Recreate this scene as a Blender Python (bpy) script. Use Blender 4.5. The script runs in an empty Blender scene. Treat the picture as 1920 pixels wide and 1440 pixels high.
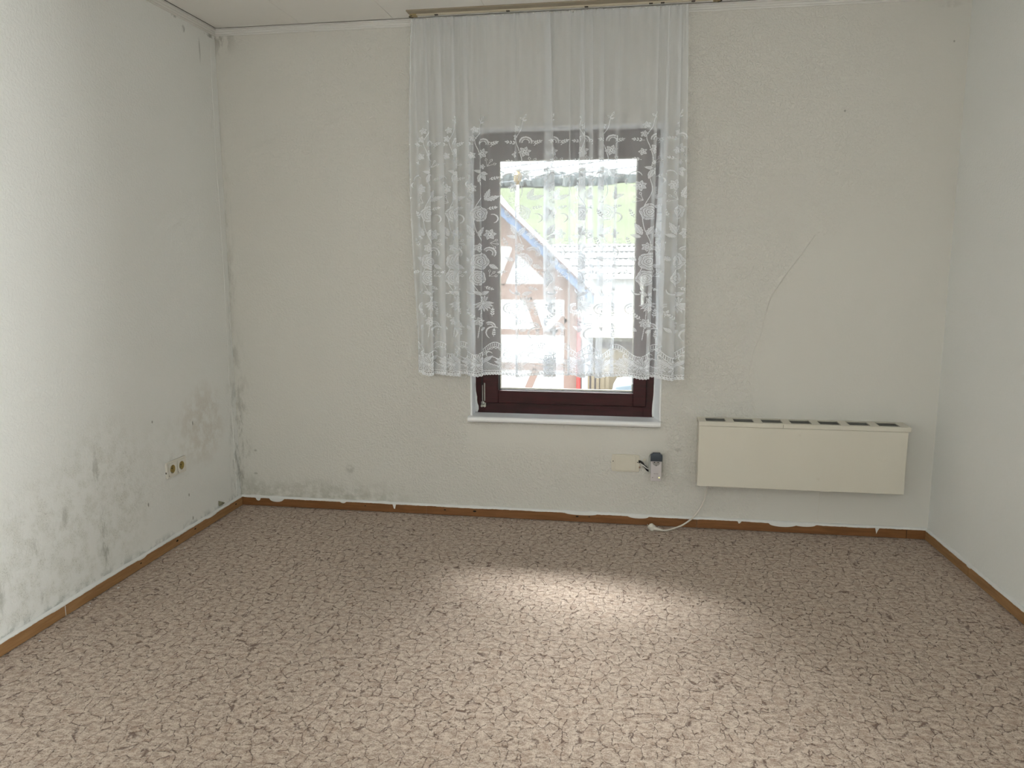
import bpy, bmesh, math, random
import numpy as np
from mathutils import Vector, Matrix

S = bpy.context.scene
COL = S.collection
rnd = random.Random(7)
PI = math.pi

# ------------------------------------------------------------------ camera
CAM_Z = 1.2922
YAW, PITCH, ROLL, FPX = -0.1611, -0.1583, -0.0020, 1464.2
fw = Vector((math.sin(YAW) * math.cos(PITCH), math.cos(YAW) * math.cos(PITCH), math.sin(PITCH)))
r0 = Vector((math.cos(YAW), -math.sin(YAW), 0.0))
u0 = r0.cross(fw)
rr = math.cos(ROLL) * r0 + math.sin(ROLL) * u0
uu = -math.sin(ROLL) * r0 + math.cos(ROLL) * u0
cd = bpy.data.cameras.new('camera')
cam = bpy.data.objects.new('camera', cd)
COL.objects.link(cam)
cd.sensor_width = 36.0
cd.lens = FPX / 1920 * 36.0
cd.clip_start = 0.05
cd.clip_end = 900
cam.matrix_world = Matrix(((rr.x, uu.x, -fw.x, 0), (rr.y, uu.y, -fw.y, 0), (rr.z, uu.z, -fw.z, CAM_Z), (0, 0, 0, 1)))
S.camera = cam

# ------------------------------------------------------------------ world, lights, exposure
W = bpy.data.worlds.new('overcast_sky')
S.world = W
W.use_nodes = True
bg = W.node_tree.nodes['Background']
bg.inputs['Color'].default_value = (0.86, 0.93, 1.0, 1)
bg.inputs['Strength'].default_value = 6.5

sd = bpy.data.lights.new('hazy_sun', 'SUN')
sd.energy = 100.0
sd.angle = math.radians(58)
sd.color = (1.0, 0.985, 0.97)
sun = bpy.data.objects.new('hazy_sun', sd)
COL.objects.link(sun)
sun.rotation_euler = Vector((0.26, -0.70, -1.26)).to_track_quat('-Z', 'Y').to_euler()

def fill_light(name, loc, rot, sx, sy, power, color):
    ld = bpy.data.lights.new(name, 'AREA')
    ld.shape = 'RECTANGLE'
    ld.size, ld.size_y = sx, sy
    ld.energy = power
    ld.color = color
    o = bpy.data.objects.new(name, ld)
    COL.objects.link(o)
    o.location = loc
    o.rotation_euler = rot
    return o
# daylight lamps in two added, unseen windows behind the camera, to brighten the walls
fill_light('left_fill_light', (-2.25, -1.1, 1.45), (PI / 2, 0, -PI / 2), 1.1, 1.1, 105.0, (1.0, 1.0, 0.99))
fill_light('right_fill_light', (1.85, -1.1, 1.45), (PI / 2, 0, PI / 2), 1.1, 1.1, 215.0, (1.0, 1.0, 0.99))

vs = S.view_settings
vs.view_transform = 'Standard'
vs.look = 'None'
vs.exposure = 0.03
vs.gamma = 1.0
vs.use_curve_mapping = False
cy = S.cycles
cy.use_denoising = True
cy.max_bounces = 8
cy.diffuse_bounces = 5
cy.glossy_bounces = 3
cy.transmission_bounces = 6
cy.transparent_max_bounces = 16
cy.use_adaptive_sampling = True
cy.adaptive_threshold = 0.03
cy.sample_clamp_indirect = 6.0
cy.caustics_reflective = False
cy.caustics_refractive = False

# ------------------------------------------------------------------ room measures
D = 3.745            # back wall plane (y)
XL, AL = -2.0761, 0.0095
XR, AR = 1.3478, 0.0505
H = 2.40
REAR = -2.20
HB = 0.0515           # skirting height
WX0, WX1, WZ0, WZ1 = -0.8135, 0.1106, 0.522, 1.9009   # window opening in the wall plane
def xl(y): return XL + AL * (D - y)
def xr(y): return XR + AR * (D - y)

# ------------------------------------------------------------------ object helpers
def tag(o, label=None, cat=None, group=None, kind=None):
    if label: o['label'] = label
    if cat: o['category'] = cat
    if group: o['group'] = group
    if kind: o['kind'] = kind
    return o

def thing(name, loc=(0, 0, 0), rotz=0.0, **kw):
    o = bpy.data.objects.new(name, None)
    o.empty_display_size = 0.1
    COL.objects.link(o)
    o.location = loc
    o.rotation_euler = (0, 0, rotz)
    return tag(o, **kw)

def link(name, me, mat, parent=None, world=True, smooth=False):
    """WORLD: vertex coordinates are world ones, else they are local to the parent."""
    o = bpy.data.objects.new(name, me)
    COL.objects.link(o)
    for m in (mat if isinstance(mat, (list, tuple)) else [mat]):
        me.materials.append(m)
    if smooth:
        for p in me.polygons: p.use_smooth = True
    if parent:
        o.parent = parent
        if world:
            m = Matrix.Identity(4)
            q = parent
            chain = []
            while q:
                chain.append(q); q = q.parent
            for q in reversed(chain):
                m = m @ (q.matrix_parent_inverse @ Matrix.LocRotScale(q.location, q.rotation_euler, q.scale))
            o.matrix_parent_inverse = m.inverted()
    return o

def mesh(name, verts, faces):
    me = bpy.data.meshes.new(name)
    me.from_pydata([tuple(v) for v in verts], [], faces)
    me.update()
    return me

class MB:
    """collects simple solids in one bmesh"""
    def __init__(self): self.bm = bmesh.new()
    def box(self, x0, x1, y0, y1, z0, z1, bevel=0.0, seg=2):
        b = bmesh.new()
        bmesh.ops.create_cube(b, size=1)
        for v in b.verts:
            v.co = Vector(((x0 + x1) / 2 + v.co.x * (x1 - x0), (y0 + y1) / 2 + v.co.y * (y1 - y0), (z0 + z1) / 2 + v.co.z * (z1 - z0)))
        if bevel > 0:
            bmesh.ops.bevel(b, geom=b.edges[:], offset=bevel, segments=seg, profile=0.5, affect='EDGES')
        return self._add(b)
    def _add(self, b):
        me = bpy.data.meshes.new('tmp'); b.to_mesh(me); b.free()
        self.bm.from_mesh(me); bpy.data.meshes.remove(me)
        return self
    def prism(self, poly, axis, a, b_, bevel=0.0):
        """polygon (list of 2-tuples) extruded along axis from a to b_"""
        b = bmesh.new()
        def P(p, t):
            return {'x': (t, p[0], p[1]), 'y': (p[0], t, p[1]), 'z': (p[0], p[1], t)}[axis]
        v0 = [b.verts.new(P(p, a)) for p in poly]
        v1 = [b.verts.new(P(p, b_)) for p in poly]
        n = len(poly)
        f = [b.faces.new(v0), b.faces.new(v1[::-1])]
        for i in range(n):
            b.faces.new((v0[i], v1[i], v1[(i + 1) % n], v0[(i + 1) % n]))
        bmesh.ops.recalc_face_normals(b, faces=b.faces[:])
        if bevel > 0:
            e = [e for e in b.edges if (e.verts[0] in v0) == (e.verts[1] in v0)]
            bmesh.ops.bevel(b, geom=e, offset=bevel, segments=2, profile=0.5, affect='EDGES')
        return self._add(b)
    def cyl(self, p0, p1, r0, r1=None, n=20, cap=True):
        r1 = r0 if r1 is None else r1
        p0, p1 = Vector(p0), Vector(p1)
        b = bmesh.new()
        d = p1 - p0
        bmesh.ops.create_cone(b, cap_ends=cap, segments=n, radius1=r0, radius2=r1, depth=d.length)
        M = Matrix.Translation((p0 + p1) / 2) @ d.to_track_quat('Z', 'Y').to_matrix().to_4x4()
        bmesh.ops.transform(b, matrix=M, verts=b.verts[:])
        return self._add(b)
    def tube(self, pts, r, n=10):
        pts = [Vector(p) for p in pts]
        b = bmesh.new()
        rings = []
        up = Vector((0, 0, 1))
        for i, p in enumerate(pts):
            t = (pts[min(i + 1, len(pts) - 1)] - pts[max(i - 1, 0)]).normalized()
            s = t.cross(up)
            if s.length < 0.05: s = t.cross(Vector((0, 1, 0)))
            s.normalize(); q = s.cross(t)
            rad = r[i] if isinstance(r, (list, tuple)) else r
            rings.append([b.verts.new(p + rad * (math.cos(a) * s + math.sin(a) * q)) for a in [2 * PI * k / n for k in range(n)]])
        for A, B in zip(rings, rings[1:]):
            for k in range(n):
                b.faces.new((A[k], A[(k + 1) % n], B[(k + 1) % n], B[k]))
        b.faces.new(rings[0][::-1]); b.faces.new(rings[-1])
        bmesh.ops.recalc_face_normals(b, faces=b.faces[:])
        return self._add(b)
    def quadstrip(self, rows, closed=False):
        """rows of points joined to a sheet"""
        b = bmesh.new()
        vs_ = [[b.verts.new(p) for p in r] for r in rows]
        for A, B in zip(vs_, vs_[1:]):
            for k in range(len(A) - 1):
                b.faces.new((A[k], A[k + 1], B[k + 1], B[k]))
        return self._add(b)
    def build(self, name, mat, parent=None, world=True, smooth=False):
        me = bpy.data.meshes.new(name)
        self.bm.to_mesh(me); self.bm.free()
        o = link(name, me, mat, parent, world, smooth)
        if smooth:
            try: me.set_sharp_from_angle(angle=math.radians(58))
            except Exception: pass
        return o

def spline(pts, k=8):
    """Catmull-Rom through the points"""
    P = [Vector(p) for p in pts]
    P = [2 * P[0] - P[1]] + P + [2 * P[-1] - P[-2]]
    out = []
    for i in range(1, len(P) - 2):
        for j in range(k):
            t = j / k
            a, b, c, d = P[i - 1], P[i], P[i + 1], P[i + 2]
            out.append(0.5 * ((2 * b) + (c - a) * t + (2 * a - 5 * b + 4 * c - d) * t * t + (3 * b - a - 3 * c + d) * t ** 3))
    out.append(P[-2])
    return out

def rounded(x0, x1, z0, z1, r, n=6):
    pts = []
    for cx, cz, a0 in ((x1 - r, z1 - r, 0), (x0 + r, z1 - r, PI / 2), (x0 + r, z0 + r, PI), (x1 - r, z0 + r, 1.5 * PI)):
        for k in range(n + 1):
            a = a0 + PI / 2 * k / n
            pts.append((cx + r * math.cos(a), cz + r * math.sin(a)))
    return pts

# ------------------------------------------------------------------ material helpers
class Mat:
    def __init__(self, name, color=(0.8, 0.8, 0.8), rough=0.6, metallic=0.0, spec=0.5):
        self.m = bpy.data.materials.new(name)
        self.m.use_nodes = True
        self.t = self.m.node_tree
        self.b = self.t.nodes['Principled BSDF']
        self.out = self.t.nodes['Material Output']
        self.b.inputs['Base Color'].default_value = (*color, 1)
        self.b.inputs['Roughness'].default_value = rough
        self.b.inputs['Metallic'].default_value = metallic
        self.b.inputs['Specular IOR Level'].default_value = spec
        self._c = None
    def n(self, typ, **kw):
        nd = self.t.nodes.new('ShaderNode' + typ)
        for k, v in kw.items():
            if k in ('operation', 'blend_type', 'data_type', 'interpolation_type', 'feature', 'distance', 'wave_type', 'bands_direction', 'noise_dimensions', 'attribute_name', 'noise_type'):
                setattr(nd, k, v)
        return nd
    def put(self, sock, v):
        if v is None: return
        if hasattr(v, 'is_output') or isinstance(v, bpy.types.NodeSocket): self.t.links.new(v, sock)
        else: sock.default_value = v
    def coord(self):
        if self._c is None: self._c = self.n('TexCoord').outputs['Object']
        return self._c
    def mapping(self, scale=(1, 1, 1), loc=(0, 0, 0), rot=(0, 0, 0), vec=None):
        nd = self.n('Mapping')
        self.put(nd.inputs['Vector'], vec or self.coord())
        nd.inputs['Scale'].default_value = scale
        nd.inputs['Location'].default_value = loc
        nd.inputs['Rotation'].default_value = rot
        return nd.outputs[0]
    def noise(self, scale, detail=3, rough=0.5, vec=None, dist=0.0, col=False):
        nd = self.n('TexNoise')
        self.put(nd.inputs['Vector'], vec or self.coord())
        nd.inputs['Scale'].default_value = scale
        nd.inputs['Detail'].default_value = detail
        nd.inputs['Roughness'].default_value = rough
        nd.inputs['Distortion'].default_value = dist
        return nd.outputs['Color' if col else 'Fac']
    def voronoi(self, scale, feature='F1', vec=None, rnd_=1.0):
        nd = self.n('TexVoronoi', feature=feature)
        self.put(nd.inputs['Vector'], vec or self.coord())
        nd.inputs['Scale'].default_value = scale
        nd.inputs['Randomness'].default_value = rnd_
        return nd.outputs['Distance']
    def math(self, op, a, b=None, c=None, clamp=False):
        nd = self.n('Math', operation=op)
        nd.use_clamp = clamp
        self.put(nd.inputs[0], a); self.put(nd.inputs[1], b)
        if c is not None: self.put(nd.inputs[2], c)
        return nd.outputs[0]
    def rng(self, v, a, b, c=0.0, d=1.0, smooth=True):
        nd = self.n('MapRange')
        if smooth: nd.interpolation_type = 'SMOOTHSTEP'
        self.put(nd.inputs['Value'], v)
        nd.inputs['From Min'].default_value = a; nd.inputs['From Max'].default_value = b
        nd.inputs['To Min'].default_value = c; nd.inputs['To Max'].default_value = d
        return nd.outputs[0]
    def mix(self, f, a, b, blend='MIX'):
        nd = self.n('Mix', data_type='RGBA', blend_type=blend)
        self.put(nd.inputs['Factor'], f)
        self.put(nd.inputs['A'] if False else nd.inputs[6], a if not isinstance(a, tuple) else (*a, 1))
        self.put(nd.inputs[7], b if not isinstance(b, tuple) else (*b, 1))
        return nd.outputs[2]
    def xyz(self, vec=None):
        nd = self.n('SeparateXYZ')
        self.put(nd.inputs[0], vec or self.coord())
        return nd.outputs
    def vec(self, x, y, z):
        nd = self.n('CombineXYZ')
        self.put(nd.inputs[0], x); self.put(nd.inputs[1], y); self.put(nd.inputs[2], z)
        return nd.outputs[0]
    def bump(self, h, strength=0.5, dist=0.01):
        nd = self.n('Bump')
        self.put(nd.inputs['Height'], h)
        self.put(nd.inputs['Strength'], strength)
        nd.inputs['Distance'].default_value = dist
        self.put(self.b.inputs['Normal'], nd.outputs[0])
        return self
    def color(self, c): self.put(self.b.inputs['Base Color'], c); return self
    def rough(self, c): self.put(self.b.inputs['Roughness'], c); return self

def plain(name, color, rough=0.55, metallic=0.0, var=0.06, scale=25.0, bump=0.0, spec=0.5):
    m = Mat(name, color, rough, metallic, spec)
    f = m.noise(scale, 4, 0.6)
    dark = tuple(c * (1 - var) for c in color)
    lite = tuple(min(1, c * (1 + var)) for c in color)
    m.color(m.mix(f, dark, lite))
    if bump: m.bump(m.noise(scale * 6, 3), bump, 0.002)
    return m.m

# --- wall paint over woodchip paper; KIND picks where the dirt and mould sit
def wall_material(name, stains):
    m = Mat(name, rough=0.86, spec=0.25)
    big = m.noise(1.1, 3, 0.5)
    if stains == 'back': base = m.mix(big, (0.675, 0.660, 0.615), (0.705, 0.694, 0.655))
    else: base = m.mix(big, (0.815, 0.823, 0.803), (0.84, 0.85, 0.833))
    X = m.xyz()
    x, y, z = X[0], X[1], X[2]
    wn = m.noise(13, 4, 0.65, col=True)
    wx = m.n('VectorMath', operation='MULTIPLY_ADD')
    m.put(wx.inputs[0], wn); wx.inputs[1].default_value = (0.10, 0.10, 0.10)
    sh_ = m.n('VectorMath', operation='SUBTRACT')
    m.put(sh_.inputs[0], m.coord()); sh_.inputs[1].default_value = (0.05, 0.05, 0.05)
    m.put(wx.inputs[2], sh_.outputs[0])
    WX = m.xyz(wx.outputs[0])
    def blob(a, b, ra, rb, s=1.0, soft=0.35):
        """ellipse around (a, b) in the wall's own axis and height"""
        big_ = max(ra, rb) > 0.07
        h = (WX if big_ else X)[0 if stains == 'back' else 1]
        p = m.math('DIVIDE', m.math('SUBTRACT', h, a), ra)
        q = m.math('DIVIDE', m.math('SUBTRACT', WX[2] if big_ else z, b), rb)
        d = m.math('ADD', m.math('MULTIPLY', p, p), m.math('MULTIPLY', q, q))
        return m.rng(d, 1.0, 0.0, 0.0, s)
    def add(l):
        r = l[0]
        for k in l[1:]: r = m.math('MAXIMUM', r, k)
        return r
    fine = m.noise(230, 3, 0.75)
    mid = m.noise(16, 5, 0.65)
    vert = m.noise(30, 6, 0.7, vec=m.mapping((1, 1, 0.30)))
    c = base
    if stains == 'left':
        zone = add([blob(2.35, 0.20, 0.62, 0.42, 1.0), blob(2.66, 0.34, 0.40, 0.42, 0.95), blob(1.95, 0.10, 0.35, 0.38, 1.0), blob(3.0, 0.42, 0.5, 0.25, 0.35)])
        olive = m.math('MULTIPLY', zone, m.rng(mid, 0.40, 0.66))
        c = m.mix(m.math('MULTIPLY', olive, 0.17), c, (0.40, 0.40, 0.27))
        speck = m.math('MULTIPLY', zone, m.math('MULTIPLY', m.rng(fine, 0.53, 0.64), m.rng(mid, 0.42, 0.60)))
        c = m.mix(m.math('MULTIPLY', speck, 0.36), c, (0.16, 0.16, 0.12))
        streaks = add([blob(2.655, 0.20, 0.035, 0.17, 1.0), blob(2.64, 0.48, 0.02, 0.12, 0.6), blob(2.11, 0.18, 0.05, 0.12, 0.9), blob(2.83, 0.42, 0.03, 0.05, 0.8),
                       blob(2.45, 0.36, 0.05, 0.05, 0.6), blob(3.17, 0.40, 0.09, 0.035, 0.35), blob(2.30, 0.30, 0.035, 0.05, 0.6), blob(2.3, 0.12, 0.03, 0.04, 0.7)])
        c = m.mix(m.math('MULTIPLY', m.math('MULTIPLY', streaks, m.rng(vert, 0.46, 0.64)), 0.50), c, (0.15, 0.16, 0.12))
        pink = blob(3.42, 0.50, 0.24, 0.24, 1.0)
        c = m.mix(m.math('MULTIPLY', m.math('MULTIPLY', pink, m.rng(mid, 0.35, 0.6)), 0.35), c, (0.52, 0.45, 0.36))
        corner = add([m.math('MULTIPLY', m.rng(y, 3.62, 3.74), m.rng(z, 0.95, 0.25)), m.math('MULTIPLY', m.rng(y, 3.69, 3.745), m.rng(z, 1.7, 0.5, 0, 0.6))])
        c = m.mix(m.math('MULTIPLY', m.math('MULTIPLY', corner, m.rng(vert, 0.46, 0.62)), 0.55), c, (0.13, 0.14, 0.12))
        low = m.math('MULTIPLY', m.rng(z, 0.09, 0.05), m.rng(mid, 0.45, 0.6))
        c = m.mix(m.math('MULTIPLY', low, 0.5), c, (0.30, 0.34, 0.34))
        top = add([blob(3.47, 2.33, 0.016, 0.02, 1.0), blob(3.40, 2.365, 0.03, 0.008, 0.7), blob(3.70, 2.36, 0.06, 0.012, 1.0), blob(3.60, 2.27, 0.008, 0.07, 0.6)])
        c = m.mix(m.math('MULTIPLY', m.math('MULTIPLY', top, m.rng(vert, 0.42, 0.55)), 0.6), c, (0.12, 0.13, 0.11))
        dots = add([blob(3.33, 0.53, 0.006, 0.014), blob(3.02, 0.60, 0.006, 0.008), blob(3.26, 0.20, 0.006, 0.010), blob(2.95, 0.25, 0.006, 0.012), blob(3.28, 0.08, 0.006, 0.012)])
        c = m.mix(m.math('MULTIPLY', dots, 0.7), c, (0.14, 0.14, 0.10))
    if stains == 'back':
        corner = add([m.math('MULTIPLY', m.rng(x, -1.97, -2.07), m.rng(z, 1.15, 0.2)), m.math('MULTIPLY', m.rng(x, -2.02, -2.075), m.rng(z, 2.5, 0.8, 0, 0.5))])
        c = m.mix(m.math('MULTIPLY', m.math('MULTIPLY', corner, m.rng(vert, 0.48, 0.64)), 0.5), c, (0.15, 0.15, 0.12))
        low = m.math('MULTIPLY', m.rng(z, 0.20, 0.06), m.math('MULTIPLY', m.rng(x, -0.9, -1.5), m.rng(mid, 0.36, 0.62)))
        c = m.mix(m.math('MULTIPLY', low, 0.5), c, (0.33, 0.33, 0.27))
        spots = add([blob(-1.98, 0.30, 0.012, 0.008), blob(-1.985, 0.175, 0.014, 0.008, 0.6), blob(-1.46, 0.22, 0.03, 0.03, 0.5), blob(0.868, 1.93, 0.006, 0.006), blob(1.29, 2.2, 0.005, 0.006),
                     blob(0.20, 0.385, 0.02, 0.012, 0.4), blob(1.26, 2.35, 0.06, 0.02, 0.25)])
        c = m.mix(m.math('MULTIPLY', m.math('MULTIPLY', spots, m.rng(mid, 0.3, 0.5)), 0.6), c, (0.14, 0.14, 0.11))
        topc = m.math('MULTIPLY', m.rng(z, 2.25, 2.37), m.rng(x, -1.93, -2.05))
        c = m.mix(m.math('MULTIPLY', m.math('MULTIPLY', topc, m.rng(vert, 0.44, 0.56)), 0.5), c, (0.2, 0.2, 0.17))
    m.color(c)
    at = m.n('Attribute', attribute_name='rough')
    amt = at.outputs['Fac']
    wv = m.noise(12, 2, 0.5, col=True)
    warp = m.n('VectorMath', operation='MULTIPLY_ADD')
    m.put(warp.inputs[0], wv); warp.inputs[1].default_value = (0.03, 0.03, 0.03); m.put(warp.inputs[2], m.coord())
    w1 = m.noise(95, 2, 0.5, vec=warp.outputs[0], dist=0.6)
    w2 = m.noise(170, 2, 0.5)
    hgt = m.math('ADD', m.math('MULTIPLY', m.rng(w1, 0.36, 0.66), 1.0), m.math('MULTIPLY', w2, 0.35))
    m.bump(hgt, m.math('MULTIPLY', amt, 0.48), 0.004)
    return m.m

M = {}
M['wall_left'] = wall_material('woodchip_paint_mouldy', 'left')
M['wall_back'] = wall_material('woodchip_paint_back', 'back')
M['wall_plain'] = wall_material('woodchip_paint', 'none')

def carpet_material():
    m = Mat('mottled_carpet', rough=0.95, spec=0.12)
    try:
        m.b.inputs['Sheen Weight'].default_value = 0.15
        m.b.inputs['Sheen Roughness'].default_value = 0.6
    except Exception: pass
    wv = m.noise(26, 3, 0.6, col=True)
    warp = m.n('VectorMath', operation='MULTIPLY_ADD')
    m.put(warp.inputs[0], wv); warp.inputs[1].default_value = (0.022, 0.022, 0.0); m.put(warp.inputs[2], m.coord())
    wv2 = m.noise(120, 2, 0.6, col=True)
    warp2 = m.n('VectorMath', operation='MULTIPLY_ADD')
    m.put(warp2.inputs[0], wv2); warp2.inputs[1].default_value = (0.009, 0.009, 0.0); m.put(warp2.inputs[2], warp.outputs[0])
    P = m.mapping((1.0, 0.58, 1), vec=warp2.outputs[0], rot=(0, 0, 0.12))
    e = m.voronoi(29, 'DISTANCE_TO_EDGE', P, 0.8)
    breakup = m.noise(48, 2, 0.5)
    f1 = m.voronoi(29, 'F1', P, 0.8)
    crack = m.math('MULTIPLY', m.math('MULTIPLY', m.rng(e, 0.034, 0.006), m.rng(f1, 0.20, 0.34)), m.rng(breakup, 0.42, 0.56))
    mott = m.noise(62, 5, 0.78, vec=m.mapping((0.7, 1.0, 1)))
    pile = m.noise(230, 3, 0.8)
    patch = m.noise(24, 4, 0.6)
    c = m.mix(m.rng(mott, 0.40, 0.61), (0.28, 0.195, 0.142), (0.60, 0.495, 0.41))
    c = m.mix(m.math('MULTIPLY', m.rng(pile, 0.40, 0.68), 0.50), c, (0.70, 0.62, 0.54))
    c = m.mix(m.math('MULTIPLY', m.rng(pile, 0.50, 0.32), 0.50), c, (0.17, 0.115, 0.085))
    c = m.mix(m.math('MULTIPLY', m.rng(patch, 0.48, 0.66), 0.35), c, (0.36, 0.24, 0.17))
    c = m.mix(m.math('MULTIPLY', crack, 0.78), c, (0.095, 0.045, 0.032))
    m.color(c)
    h = m.math('SUBTRACT', m.math('ADD', m.math('MULTIPLY', pile, 0.5), m.math('MULTIPLY', mott, 0.5)), m.math('MULTIPLY', crack, 0.9))
    m.bump(h, 0.8, 0.006)
    return m.m
M['carpet'] = carpet_material()
M['subfloor'] = plain('dark_subfloor', (0.05, 0.04, 0.035), 0.9)

def wood_material(name, a, b, knots=True, axis='x'):
    m = Mat(name, rough=0.42)
    sc = (1.2, 14, 14) if axis == 'x' else (14, 1.2, 14)
    g = m.noise(6, 5, 0.6, vec=m.mapping(sc), dist=0.3)
    fine = m.noise(30, 3, 0.6, vec=m.mapping(sc))
    c = m.mix(m.rng(g, 0.3, 0.7), a, b)
    c = m.mix(m.math('MULTIPLY', fine, 0.25), c, tuple(k * 0.5 for k in a))
    if knots:
        ks = (1.0, 2.2, 1.6) if axis == 'x' else (2.2, 1.0, 1.6)
        k = m.voronoi(3.6, 'F1', m.mapping(ks))
        c = m.mix(m.rng(k, 0.035, 0.02), c, (0.035, 0.015, 0.008))
    m.color(c)
    m.bump(fine, 0.15, 0.001)
    return m.m
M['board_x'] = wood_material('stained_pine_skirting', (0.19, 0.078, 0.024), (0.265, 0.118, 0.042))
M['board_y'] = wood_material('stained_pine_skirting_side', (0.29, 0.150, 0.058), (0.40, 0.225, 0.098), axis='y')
M['white_paint'] = plain('white_paint_edge', (0.77, 0.78, 0.77), 0.55, var=0.05, scale=30, bump=0.3)
M['reveal'] = plain('white_plaster_reveal', (0.92, 0.93, 0.945), 0.7, var=0.04, scale=14, bump=0.5)
M['sill'] = plain('white_window_sill', (0.88, 0.89, 0.90), 0.28, var=0.03, scale=8)
M['mahogany'] = None
def mahogany():
    m = Mat('dark_mahogany_varnish', rough=0.28, spec=0.3)
    g = m.noise(9, 4, 0.6, vec=m.mapping((1, 1, 8)))
    c = m.mix(m.rng(g, 0.3, 0.7), (0.020, 0.0028, 0.004), (0.042, 0.006, 0.008))
    m.color(c)
    m.rough(0.3)
    return m.m
M['mahogany'] = mahogany()
M['bead'] = plain('pale_glazing_seal', (0.62, 0.58, 0.48), 0.6)
M['dark_seal'] = plain('dark_seal', (0.02, 0.016, 0.015), 0.7)
M['metal'] = plain('aged_metal', (0.42, 0.42, 0.38), 0.38, metallic=0.85, var=0.2, scale=60)
M['silver'] = plain('silver_handle', (0.75, 0.75, 0.70), 0.3, metallic=0.7)
M['ceiling'] = plain('ceiling_panel_white', (0.86, 0.85, 0.82), 0.75, var=0.03, scale=6, bump=0.1)
M['cornice'] = plain('white_cornice', (0.74, 0.735, 0.71), 0.6, var=0.03)
M['dirt'] = plain('dirt_gap', (0.06, 0.05, 0.035), 0.9)
M['heater'] = None
def heater_mat():
    m = Mat('cream_enamel', rough=0.42)
    s = m.noise(5, 4, 0.6)
    c = m.mix(s, (0.67, 0.635, 0.545), (0.71, 0.68, 0.60))
    smudge = m.rng(m.noise(11, 3, 0.5), 0.66, 0.76)
    c = m.mix(m.math('MULTIPLY', smudge, 0.3), c, (0.40, 0.34, 0.22))
    m.color(c)
    return m.m
M['heater'] = heater_mat()
M['grille'] = plain('dark_vent_metal', (0.17, 0.17, 0.155), 0.55, metallic=0.3, var=0.3, scale=60)
M['cavity'] = plain('dark_cavity', (0.012, 0.011, 0.010), 0.9)
M['cord'] = plain('cream_cord_plastic', (0.70, 0.67, 0.61), 0.4)
M['socket'] = plain('aged_white_plastic', (0.74, 0.715, 0.65), 0.35)
M['yellowed'] = plain('yellowed_plastic', (0.36, 0.27, 0.09), 0.4, var=0.35, scale=120)
M['black'] = plain('black_plastic', (0.010, 0.010, 0.011), 0.5)
M['cover_plate'] = plain('painted_cover_plate', (0.68, 0.645, 0.555), 0.5)
M['grey_plastic'] = plain('light_grey_plastic', (0.42, 0.43, 0.41), 0.4)
M['lilac_plastic'] = plain('pale_grey_plastic', (0.58, 0.545, 0.56), 0.4)
M['blue_grey'] = plain('blue_grey_plastic', (0.035, 0.05, 0.07), 0.42)
M['print'] = plain('grey_print', (0.14, 0.12, 0.13), 0.6)
M['copper'] = plain('terminal_pink', (0.5, 0.36, 0.28), 0.5)
led = Mat('led_on', (0.9, 0.9, 0.3), 0.4)
led.b.inputs['Emission Color'].default_value = (1.0, 0.95, 0.35, 1)
led.b.inputs['Emission Strength'].default_value = 1.6
M['led'] = led.m
M['rail_brown'] = plain('brownish_rail', (0.33, 0.285, 0.21), 0.55, var=0.15, scale=18)
M['rail_cream'] = plain('cream_rail', (0.66, 0.60, 0.47), 0.45, var=0.08)
M['rail_tan'] = plain('tan_rail_cap', (0.42, 0.33, 0.16), 0.5, var=0.2)

def glass_mat():
    m = Mat('window_glass')
    t = m.t
    tr = t.nodes.new('ShaderNodeBsdfTransparent'); tr.inputs[0].default_value = (0.97, 0.985, 0.98, 1)
    gl = t.nodes.new('ShaderNodeBsdfGlossy'); gl.inputs['Roughness'].default_value = 0.02
    fr = t.nodes.new('ShaderNodeFresnel'); fr.inputs[0].default_value = 1.45
    mx = t.nodes.new('ShaderNodeMixShader')
    t.links.new(fr.outputs[0], mx.inputs[0]); t.links.new(tr.outputs[0], mx.inputs[1]); t.links.new(gl.outputs[0], mx.inputs[2])
    t.links.new(mx.outputs[0], m.out.inputs['Surface'])
    return m.m
M['glass'] = glass_mat()

def fabric(name, cover, edge, col, threads=True):
    m = Mat(name)
    t = m.t
    tr = t.nodes.new('ShaderNodeBsdfTransparent')
    df = t.nodes.new('ShaderNodeBsdfDiffuse'); df.inputs[0].default_value = (*col, 1)
    tl = t.nodes.new('ShaderNodeBsdfTranslucent'); tl.inputs[0].default_value = (*col, 1)
    m1 = t.nodes.new('ShaderNodeMixShader'); m1.inputs[0].default_value = 0.05
    t.links.new(df.outputs[0], m1.inputs[1]); t.links.new(tl.outputs[0], m1.inputs[2])
    lw = t.nodes.new('ShaderNodeLayerWeight'); lw.inputs[0].default_value = 0.5
    f = m.math('POWER', lw.outputs['Facing'], 3.0)
    f = m.math('MULTIPLY_ADD', f, edge - cover, cover)
    if False:
        k = m.noise(900, 1, 0.5, vec=m.mapping((1, 1, 0.02)))
        f = m.math('ADD', f, m.math('MULTIPLY', m.math('SUBTRACT', k, 0.5), 0.07), clamp=True)
    m2 = t.nodes.new('ShaderNodeMixShader')
    t.links.new(f, m2.inputs[0]); t.links.new(tr.outputs[0], m2.inputs[1]); t.links.new(m1.outputs[0], m2.inputs[2])
    t.links.new(m2.outputs[0], m.out.inputs['Surface'])
    return m.m
M['sheer'] = fabric('sheer_voile', 0.32, 0.75, (0.94, 0.965, 1.0))
M['lace_fill'] = fabric('lace_fill', 0.66, 0.85, (0.92, 0.95, 1.0), False)
M['lace_cord'] = fabric('lace_cord', 0.90, 0.95, (0.93, 0.96, 1.0), False)
M['hem'] = fabric('curtain_header_tape', 0.34, 0.7, (0.90, 0.91, 0.93), False)

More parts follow.
